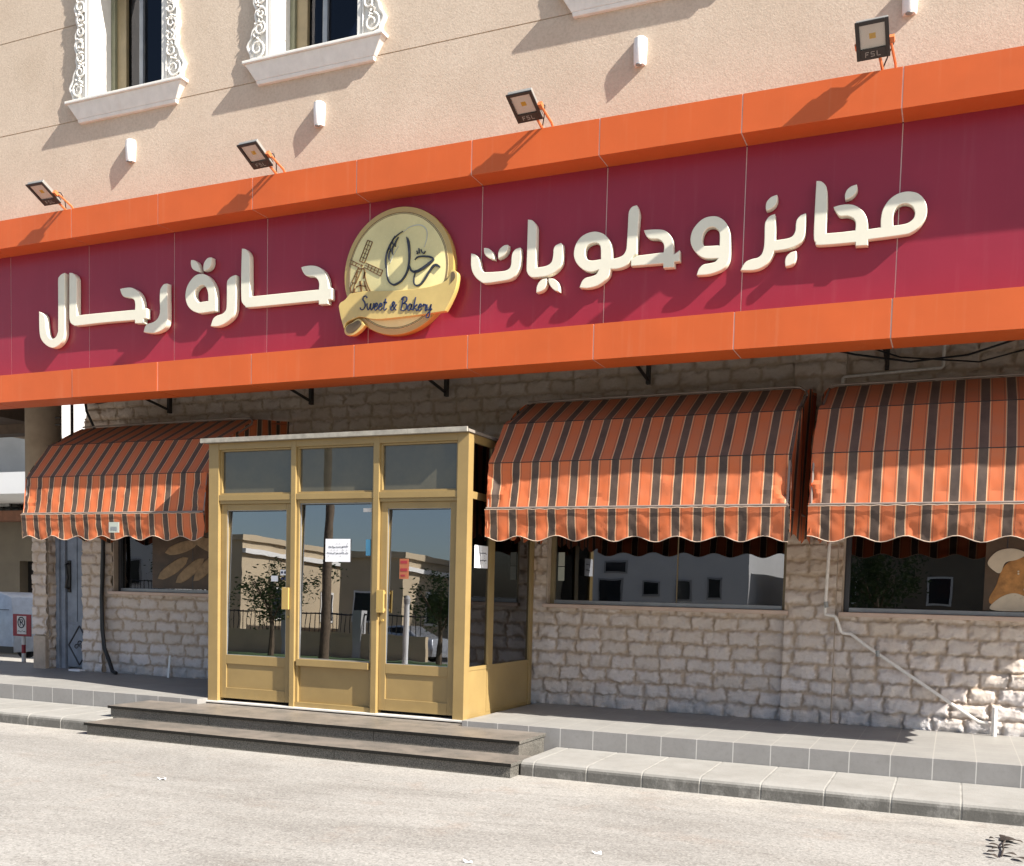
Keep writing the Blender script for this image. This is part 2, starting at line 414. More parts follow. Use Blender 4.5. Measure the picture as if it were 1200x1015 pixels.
def dup(root, dx=(0, 0, 0), rot=None):
    """copy of a thing with its parts and sub-parts"""
    r = root.copy(); COL.objects.link(r); r.location = Vector(root.location)+Vector(dx)
    if rot: r.rotation_euler = rot
    for ch in list(root.children):
        c = ch.copy(); COL.objects.link(c); c.parent = r
        for g in list(ch.children):
            d = g.copy(); COL.objects.link(d); d.parent = c
    return r

# ---- value noise on numpy grids
def vnoise(x, y, seed):
    xi = np.floor(x).astype(np.int64); yi = np.floor(y).astype(np.int64); xf = x-xi; yf = y-yi
    def h(a, b):
        n = (a*374761393+b*668265263+seed*1442695041) & 0xffffffff
        n = ((n ^ (n >> 13))*1274126177) & 0xffffffff
        return ((n ^ (n >> 16)) & 0xffff)/65535.0
    u = xf*xf*(3-2*xf); v = yf*yf*(3-2*yf)
    return (h(xi, yi)*(1-u)+h(xi+1, yi)*u)*(1-v)+(h(xi, yi+1)*(1-u)+h(xi+1, yi+1)*u)*v
def fbm(x, y, seed, oct=4):
    r = 0; a = .5
    for i in range(oct): r = r+a*vnoise(x*2**i, y*2**i, seed+i*17); a *= .5
    return r
def grid_mesh(name, P, mat, parent, attrs=None, keep=None, smooth=True):
    """P: (n,m,3) array of world points -> mesh"""
    n, m, _ = P.shape
    o = Vector((0, 0, 0)); p = parent
    while p is not None: o += p.location; p = p.parent
    V = (P-np.array(o)).reshape(-1, 3)
    idx = np.arange(n*m).reshape(n, m)
    F = np.stack([idx[:-1, :-1], idx[1:, :-1], idx[1:, 1:], idx[:-1, 1:]], -1)
    F = F[keep] if keep is not None else F.reshape(-1, 4)
    used = np.unique(F); remap = -np.ones(n*m, int); remap[used] = np.arange(len(used)); F = remap[F]; V = V[used]
    me = bpy.data.meshes.new(name)
    me.vertices.add(len(V)); me.vertices.foreach_set('co', V.astype(np.float32).ravel())
    me.loops.add(F.size); me.loops.foreach_set('vertex_index', F.astype(np.int32).ravel())
    me.polygons.add(len(F)); me.polygons.foreach_set('loop_start', np.arange(0, F.size, 4, dtype=np.int32))
    me.update(calc_edges=True)
    if smooth: me.polygons.foreach_set('use_smooth', np.ones(len(F), bool))
    for k, a in (attrs or {}).items():
        at = me.attributes.new(k, 'FLOAT', 'POINT'); at.data.foreach_set('value', a.ravel()[used].astype(np.float32))
    me.materials.append(M[mat]); me.validate()
    ob = bpy.data.objects.new(name, me); COL.objects.link(ob)
    if parent is not None: ob.parent = parent
    return ob

def stone_panel(name, x0, x1, z0, z1, yb, parent, holes=(), seed=1, res=.012, row=.157, zref=.30, relief=1.0, fac='y', blk=(.25, .36)):
    """split-face stone: rough blocks in running courses. fac 'y' faces the street, 'x' faces +x (x0/x1 then are y)"""
    nx = max(3, int((x1-x0)/res)+1); nz = max(3, int((z1-z0)/res)+1)
    X, Zg = np.meshgrid(np.linspace(x0, x1, nx), np.linspace(z0, z1, nz), indexing='ij')
    wx = X+(fbm(X*6, Zg*6, seed+5)-.47)*.060+(fbm(X*22, Zg*22, seed+6, 3)-.44)*.035; wz = Zg+(fbm(X*5, Zg*5, seed+9)-.47)*.036+(fbm(X*20, Zg*20, seed+10, 3)-.44)*.045
    rowi = np.floor((wz-zref)/row).astype(int); rv = (wz-zref)/row-rowi
    lr = random.Random(seed*99+3)
    H = np.zeros_like(X); E = np.zeros_like(X); T = np.zeros_like(X); Mo = np.zeros_like(X)
    for ri in range(rowi.min(), rowi.max()+1):
        edges = [x0-.5-lr.random()*.3]
        while edges[-1] < x1+.5: edges.append(edges[-1]+lr.uniform(*blk))
        e = np.array(edges); msk = rowi == ri
        xs = wx[msk]; bi = np.clip(np.searchsorted(e, xs)-1, 0, len(e)-2)
        tone = np.array([lr.random() for _ in e]); bulge = np.array([lr.uniform(.4, 1) for _ in e]); tilt = np.array([lr.uniform(-1, 1) for _ in e]); tz = np.array([lr.uniform(-1, 1) for _ in e])
        d = np.minimum(xs-e[bi], e[bi+1]-xs); dz = np.minimum(rv[msk], 1-rv[msk])*row
        dd = np.minimum(d, dz)
        s = np.clip(dd/.014, 0, 1); s = s*s*(3-2*s)
        u = (xs-e[bi])/(e[bi+1]-e[bi])-.5
        H[msk] = s*(.016+.012*bulge[bi]+.010*tilt[bi]*u+.012*tz[bi]*(rv[msk]-.5)); E[msk] = 1-np.clip((dd-.012)/.034, 0, 1)
        T[msk] = tone[bi]; Mo[msk] = 1-np.clip((dd-.005)/.012, 0, 1)
    rg = fbm(X*9, Zg*11, seed+21, 5)-.47; rg2 = np.abs(fbm(X*6, Zg*9, seed+33, 5)-.47); rg3 = np.abs(fbm(X*17, Zg*26, seed+41, 3)-.44)
    H = (H+(1-Mo*.6)*(rg*(.022+.075*E)-rg2*(.020+.075*E)-rg3*(.010+.050*E)))*relief
    Mo = np.clip(Mo*.8+np.clip(E*1.2-.35-(fbm(X*13, Zg*17, seed+60, 5)-.47)*3.4, 0, 1)*.75*E, 0, 1)
    Tn = np.clip(T*.75+(fbm(X*3, Zg*3, seed+50)-.3)*.5, 0, 1)
    keep = np.ones((nx-1, nz-1), bool)
    cx = (X[:-1, :-1]+X[1:, 1:])/2; cz = (Zg[:-1, :-1]+Zg[1:, 1:])/2
    for (a, b, c, d) in holes: keep &= ~((cx > a) & (cx < b) & (cz > c) & (cz < d))
    P = np.stack([X, yb-H, Zg], -1) if fac == 'y' else np.stack([yb+H, X, Zg], -1)
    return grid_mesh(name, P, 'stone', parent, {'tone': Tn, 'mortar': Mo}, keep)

def catmull(pts, sub=6, closed=True):
    """smooth outline, 3-tuples are kept as corners"""
    n = len(pts); out = []
    rng_ = range(n) if closed else range(n-1)
    for i in rng_:
        p1 = pts[i]; p2 = pts[(i+1) % n]
        p0 = pts[(i-1) % n] if (closed or i > 0) else p1
        p3 = pts[(i+2) % n] if (closed or i+2 < n) else p2
        if len(p1) > 2: p0 = p1
        if len(p2) > 2: p3 = p2
        for k in range(sub):
            t = k/sub; q = []
            for a in (0, 1):
                q.append(.5*((2*p1[a])+(-p0[a]+p2[a])*t+(2*p0[a]-5*p1[a]+4*p2[a]-p3[a])*t*t+(-p0[a]+3*p1[a]-3*p2[a]+p3[a])*t**3))
            out.append(tuple(q))
    if not closed: out.append(tuple(pts[-1][:2]))
    return out
def extruded(name, loops, y0, y1, mats, parent, bev=.006, sub=6):
    """flat outline (x,z) with holes, extruded between the planes y0 (front) and y1 (back)"""
    o = Vector((0, 0, 0)); p = parent
    while p is not None: o += p.location; p = p.parent
    cu = bpy.data.curves.new(name, 'CURVE'); cu.dimensions = '2D'; cu.fill_mode = 'BOTH'
    for lp in loops:
        q = catmull(lp, sub) if sub else lp
        sp = cu.splines.new('POLY'); sp.points.add(len(q)-1); sp.use_cyclic_u = True
        for i, (a, b) in enumerate(q): sp.points[i].co = (a, b, 0, 1)
    th = (y1-y0)/2; cu.extrude = th-bev; cu.bevel_depth = bev; cu.bevel_resolution = 1; cu.offset = -bev
    tmp = bpy.data.objects.new(name, cu); COL.objects.link(tmp)
    dg = bpy.context.evaluated_depsgraph_get(); dg.update()
    me = bpy.data.meshes.new_from_object(tmp.evaluated_get(dg))
    bpy.data.objects.remove(tmp); bpy.data.curves.remove(cu)
    me.name = name
    me.transform(Matrix(((1, 0, 0, -o.x), (0, 0, 1, (y0+y1)/2-o.y), (0, 1, 0, -o.z), (0, 0, 0, 1)))); me.flip_normals()
    me.materials.clear()
    for m in (mats if isinstance(mats, (list, tuple)) else [mats]): me.materials.append(M[m])
    ob = bpy.data.objects.new(name, me); COL.objects.link(ob)
    if parent is not None: ob.parent = parent
    return ob
def stroke_mb(mb, pts, y0, y1, sub=5, scale=1.0):
    """painted or cut-out line of changing width lying in an xz plane"""
    pq = catmull([(p[0], p[1]) for p in pts], sub, False) if len(pts) > 2 else [(p[0], p[1]) for p in pts]
    wd = np.interp(np.linspace(0, len(pts)-1, len(pq)), range(len(pts)), [p[2] for p in pts])*.5*scale
    L = []; Rr = []
    for i, p in enumerate(pq):
        a = pq[max(i-1, 0)]; b = pq[min(i+1, len(pq)-1)]; dx, dz = b[0]-a[0], b[1]-a[1]; l = math.hypot(dx, dz) or 1
        nx, nz = -dz/l, dx/l
        L.append((p[0]+nx*wd[i], p[1]+nz*wd[i])); Rr.append((p[0]-nx*wd[i], p[1]-nz*wd[i]))
    n = len(pq); vs = [(a, y0, b) for a, b in L]+[(a, y0, b) for a, b in Rr]+[(a, y1, b) for a, b in L]+[(a, y1, b) for a, b in Rr]
    fs = []
    for i in range(n-1):
        fs += [(i, i+1, n+i+1, n+i), (2*n+i, 3*n+i, 3*n+i+1, 2*n+i+1), (i, 2*n+i, 2*n+i+1, i+1), (n+i, n+i+1, 3*n+i+1, 3*n+i)]
    fs += [(0, n, 3*n, 2*n), (n-1, 3*n-1, 4*n-1, 2*n-1)]
    mb.add(vs, fs)

LETTERS=[[[(-10.532,4.922,1),(-10.491,4.906),(-10.453,4.879),(-10.431,4.84),(-10.418,4.732),(-10.392,4.63),(-10.345,4.583),(-10.307,4.573),(-10.253,4.598),(-10.222,4.65),(-10.217,4.716),(-10.214,5.078),(-10.213,5.271),(-10.196,5.311),(-10.156,5.337),(-10.103,5.347,1),(-10.104,5.188),(-10.107,4.707),(-10.116,4.599),(-10.158,4.53),(-10.225,4.483),(-10.296,4.467),(-10.366,4.481),(-10.447,4.529),(-10.504,4.592),(-10.527,4.674),(-10.533,4.802)]],[[(-10.029,5.342,1),(-9.983,5.334),(-9.943,5.31),(-9.917,5.272),(-9.91,5.217),(-9.912,5.003),(-9.913,4.821,1),(-9.739,4.823),(-8.996,4.813,1),(-8.992,4.868),(-9.003,4.918),(-9.041,4.948),(-9.106,4.964),(-9.164,4.977),(-9.201,5.013),(-9.226,5.074,1),(-9.157,5.079),(-9.067,5.076),(-9.003,5.053),(-8.939,5.008),(-8.898,4.947),(-8.879,4.887),(-8.875,4.815,1),(-8.818,4.813,1),(-8.818,4.699,1),(-8.865,4.698,1),(-8.862,4.645,1),(-8.996,4.656,1),(-8.996,4.694,1),(-9.499,4.704),(-9.897,4.702),(-9.962,4.713),(-10.008,4.741),(-10.028,4.785),(-10.032,4.858),(-10.031,5.061)]],[[(-8.511,5.068,1),(-8.561,5.064),(-8.6,5.032),(-8.618,4.998),(-8.623,4.912),(-8.619,4.778),(-8.63,4.717),(-8.672,4.668),(-8.735,4.644),(-8.799,4.635),(-8.843,4.605),(-8.865,4.544,1),(-8.786,4.528),(-8.71,4.522),(-8.647,4.529),(-8.578,4.55),(-8.532,4.585),(-8.51,4.626),(-8.503,4.692),(-8.505,4.816),(-8.508,4.902),(-8.51,4.997)]],[[(-8.022,5.129),(-8.101,5.118),(-8.17,5.071),(-8.22,5.008),(-8.244,4.931),(-8.241,4.863),(-8.213,4.793),(-8.157,4.737),(-8.085,4.703),(-8.019,4.691),(-7.809,4.697,1),(-7.81,4.824),(-7.82,4.937),(-7.849,5.006),(-7.9,5.072),(-7.954,5.111)],[(-7.997,5.0),(-7.953,4.974),(-7.929,4.93),(-7.918,4.879),(-7.917,4.818,1),(-8.056,4.813,1),(-8.094,4.85),(-8.114,4.897),(-8.1,4.952),(-8.054,4.99)]],[[(-8.167,5.297,1),(-8.116,5.288),(-8.07,5.251),(-8.048,5.199),(-8.036,5.149,1),(-8.094,5.167),(-8.145,5.197),(-8.168,5.245)]],[[(-7.875,5.296,1),(-7.929,5.293),(-7.975,5.253),(-7.99,5.204),(-7.986,5.156,1),(-7.926,5.167),(-7.886,5.199),(-7.872,5.242)]],[[(-7.533,5.067,1),(-7.589,5.058),(-7.638,5.03),(-7.657,4.988),(-7.657,4.855),(-7.661,4.722),(-7.684,4.68),(-7.727,4.655),(-7.79,4.644),(-7.847,4.613),(-7.882,4.534,1),(-7.797,4.524),(-7.712,4.537),(-7.63,4.573),(-7.574,4.615),(-7.541,4.667),(-7.531,4.755),(-7.527,4.865),(-7.531,4.975)]],[[(-7.453,5.346,1),(-7.411,5.338),(-7.376,5.313),(-7.353,5.275),(-7.343,5.22),(-7.339,5.001),(-7.336,4.812,1),(-6.864,4.808),(-6.43,4.804,1),(-6.426,4.858),(-6.44,4.902),(-6.48,4.94),(-6.538,4.954),(-6.593,4.965),(-6.634,5.006),(-6.661,5.062,1),(-6.605,5.069),(-6.527,5.067),(-6.455,5.05),(-6.391,5.014),(-6.341,4.956),(-6.316,4.89),(-6.304,4.808,1),(-6.266,4.806,1),(-6.264,4.685,1),(-6.309,4.686,1),(-6.308,4.641,1),(-6.428,4.646,1),(-6.428,4.687,1),(-6.863,4.69),(-7.343,4.696),(-7.403,4.716),(-7.441,4.752),(-7.456,4.803),(-7.461,5.013)]],[[(-4.617,4.988,1),(-4.578,4.977),(-4.545,4.951),(-4.525,4.911),(-4.513,4.86),(-4.497,4.817),(-4.465,4.789,1),(-4.395,4.783),(-4.283,4.779),(-4.228,4.783),(-4.191,4.802),(-4.176,4.842),(-4.172,4.915),(-4.157,4.955),(-4.125,4.98),(-4.082,4.988,1),(-4.075,4.954),(-4.074,4.872),(-4.082,4.807),(-4.108,4.753),(-4.143,4.713),(-4.188,4.692),(-4.271,4.684),(-4.448,4.68),(-4.505,4.701),(-4.561,4.748),(-4.597,4.802),(-4.615,4.862),(-4.618,4.929)]],[[(-4.478,5.027,1),(-4.436,5.02),(-4.396,4.993),(-4.369,4.949),(-4.36,4.902,1),(-4.408,4.917),(-4.45,4.945),(-4.473,4.981)]],[[(-4.216,5.029,1),(-4.257,5.027),(-4.298,5.003),(-4.318,4.964),(-4.319,4.906,1),(-4.268,4.922),(-4.23,4.955),(-4.213,4.994)]],[[(-4.008,5.246,1),(-3.967,5.237),(-3.934,5.207),(-3.918,5.172),(-3.913,5.131),(-3.912,4.945),(-3.912,4.777,1),(-3.828,4.779),(-3.775,4.792),(-3.745,4.821),(-3.733,4.877),(-3.73,4.933),(-3.709,4.967),(-3.655,4.985,1),(-3.637,4.959),(-3.634,4.898),(-3.635,4.826),(-3.642,4.787),(-3.668,4.749),(-3.711,4.713),(-3.754,4.695),(-3.808,4.684),(-3.933,4.685),(-3.977,4.703),(-4.003,4.742),(-4.01,4.784),(-4.009,4.955)]],[[(-3.796,4.661,1),(-3.843,4.657),(-3.88,4.628),(-3.898,4.585),(-3.9,4.536,1),(-3.848,4.545),(-3.813,4.569),(-3.795,4.608)]],[[(-3.776,4.659,1),(-3.727,4.654),(-3.686,4.625),(-3.664,4.579),(-3.658,4.523,1),(-3.706,4.54),(-3.747,4.577),(-3.77,4.617)]],[[(-3.318,5.052),(-3.393,5.044),(-3.457,5.012),(-3.502,4.954),(-3.52,4.876),(-3.505,4.804),(-3.459,4.74),(-3.393,4.693),(-3.328,4.678),(-3.262,4.69,1),(-3.287,4.652),(-3.337,4.636),(-3.391,4.628),(-3.428,4.601),(-3.453,4.544,1),(-3.377,4.53),(-3.291,4.538),(-3.239,4.558),(-3.187,4.593),(-3.156,4.634),(-3.145,4.686,1),(-3.084,4.681),(-3.021,4.69),(-2.975,4.711),(-2.948,4.746,1),(-2.92,4.782),(-2.892,4.798,1),(-2.889,4.935),(-2.883,5.08),(-2.88,5.176),(-2.905,5.245,1),(-2.946,5.238),(-2.976,5.208),(-2.985,5.16),(-2.987,5.043),(-2.991,4.927),(-2.997,4.849),(-3.025,4.803),(-3.077,4.784),(-3.131,4.78,1),(-3.137,4.864),(-3.155,4.935),(-3.2,4.999),(-3.254,5.035)],[(-3.307,4.946),(-3.266,4.928),(-3.249,4.886),(-3.244,4.787,1),(-3.331,4.784),(-3.38,4.801),(-3.403,4.843),(-3.4,4.903),(-3.364,4.937)]],[[(-2.946,4.753,1),(-2.891,4.782,1),(-2.776,4.783),(-2.633,4.785,1),(-2.63,4.838),(-2.647,4.878),(-2.688,4.91),(-2.76,4.922),(-2.802,4.949),(-2.83,5.007,1),(-2.753,5.006),(-2.661,4.994),(-2.61,4.97),(-2.57,4.927),(-2.548,4.877),(-2.539,4.753,1),(-2.482,4.788,1),(-2.479,4.687,1),(-2.529,4.688,1),(-2.527,4.639,1),(-2.631,4.643,1),(-2.633,4.684,1),(-2.944,4.692,1)]],[[(-2.187,5.058),(-2.265,5.049),(-2.33,5.004),(-2.372,4.943),(-2.384,4.868),(-2.364,4.799),(-2.312,4.731),(-2.241,4.689),(-2.122,4.676,1),(-2.152,4.648),(-2.21,4.64),(-2.259,4.634),(-2.297,4.601),(-2.315,4.546,1),(-2.216,4.541),(-2.129,4.556),(-2.072,4.58),(-2.035,4.622),(-2.018,4.686),(-2.019,4.836),(-2.029,4.913),(-2.068,4.992),(-2.126,5.04)],[(-2.188,4.962),(-2.146,4.942),(-2.118,4.895),(-2.114,4.79,1),(-2.255,4.799,1),(-2.274,4.837),(-2.269,4.903),(-2.236,4.951)]],[[(-1.63,5.009,1),(-1.676,4.996),(-1.705,4.963),(-1.716,4.922),(-1.714,4.802),(-1.717,4.728),(-1.733,4.674),(-1.769,4.645),(-1.825,4.637),(-1.879,4.613),(-1.917,4.549,1),(-1.821,4.539),(-1.746,4.547),(-1.691,4.577),(-1.648,4.628),(-1.623,4.688,1),(-1.538,4.69),(-1.456,4.704),(-1.402,4.732),(-1.37,4.781),(-1.362,4.844),(-1.363,4.983,1),(-1.403,4.972),(-1.437,4.94),(-1.446,4.9),(-1.448,4.845),(-1.469,4.802),(-1.514,4.784),(-1.618,4.78,1),(-1.618,4.893)]],[[(-1.618,5.173,1),(-1.668,5.161),(-1.703,5.129),(-1.714,5.089),(-1.708,5.046,1),(-1.662,5.059),(-1.628,5.087),(-1.615,5.131)]],[[(-1.434,4.668,1),(-1.481,4.659),(-1.517,4.628),(-1.526,4.587),(-1.521,4.543,1),(-1.475,4.549),(-1.441,4.574),(-1.429,4.623)]],[[(-1.286,5.248,1),(-1.247,5.239),(-1.213,5.208),(-1.194,5.162),(-1.185,5.031),(-1.185,4.79,1),(-1.062,4.786),(-0.944,4.787,1),(-0.943,4.848),(-0.963,4.889),(-1.011,4.916),(-1.077,4.924),(-1.11,4.962),(-1.133,5.007,1),(-1.072,5.017),(-1.006,5.014),(-0.949,4.994),(-0.891,4.947),(-0.857,4.89),(-0.843,4.837),(-0.84,4.784,1),(-0.737,4.788,1),(-0.739,4.862),(-0.726,4.936),(-0.683,5.006),(-0.622,5.048),(-0.542,5.061),(-0.46,5.038),(-0.402,4.979),(-0.376,4.902),(-0.384,4.829),(-0.429,4.76),(-0.49,4.717),(-0.561,4.705),(-0.836,4.698,1),(-0.834,4.65,1),(-0.936,4.655,1),(-0.937,4.686,1),(-1.238,4.695),(-1.271,4.723),(-1.287,4.763),(-1.29,4.929)],[(-0.551,4.963),(-0.502,4.941),(-0.473,4.895),(-0.475,4.84),(-0.512,4.804),(-0.565,4.792),(-0.637,4.791,1),(-0.641,4.869),(-0.63,4.919),(-0.6,4.953)]],[[(-0.948,5.173,1),(-0.994,5.163),(-1.028,5.136),(-1.042,5.095),(-1.038,5.056,1),(-0.988,5.069),(-0.954,5.102),(-0.942,5.139)]]]
EMB={'band':[(-5.999,4.701,1),(-5.887,4.709),(-5.776,4.708),(-5.413,4.681),(-5.164,4.68),(-5.059,4.684),(-4.956,4.698),(-4.887,4.716),(-4.836,4.75),(-4.807,4.826,1),(-4.766,4.819),(-4.735,4.793),(-4.729,4.744),(-4.742,4.663),(-4.768,4.591),(-4.817,4.498),(-4.863,4.427,1),(-5.019,4.42),(-5.229,4.411),(-5.588,4.407),(-5.716,4.417),(-5.818,4.444),(-5.879,4.454,1),(-5.964,4.432),(-6.031,4.406),(-6.062,4.348,1),(-6.092,4.429),(-6.112,4.494),(-6.132,4.582,1),(-6.114,4.617),(-6.054,4.646)],'curl':[(-6.062,4.34,1),(-6.031,4.377),(-5.964,4.406),(-5.882,4.436),(-5.811,4.367,1),(-5.871,4.31),(-5.945,4.273),(-6.02,4.274),(-6.054,4.3)],'curl_dark':[(-6.04,4.347,1),(-6.008,4.379),(-5.947,4.399),(-5.886,4.416),(-5.841,4.378,1),(-5.895,4.327),(-5.958,4.296),(-6.02,4.301)],'fold_dark':[(-4.8,4.803,1),(-4.773,4.803),(-4.755,4.776),(-4.761,4.736),(-4.807,4.692,1),(-4.802,4.743)]}
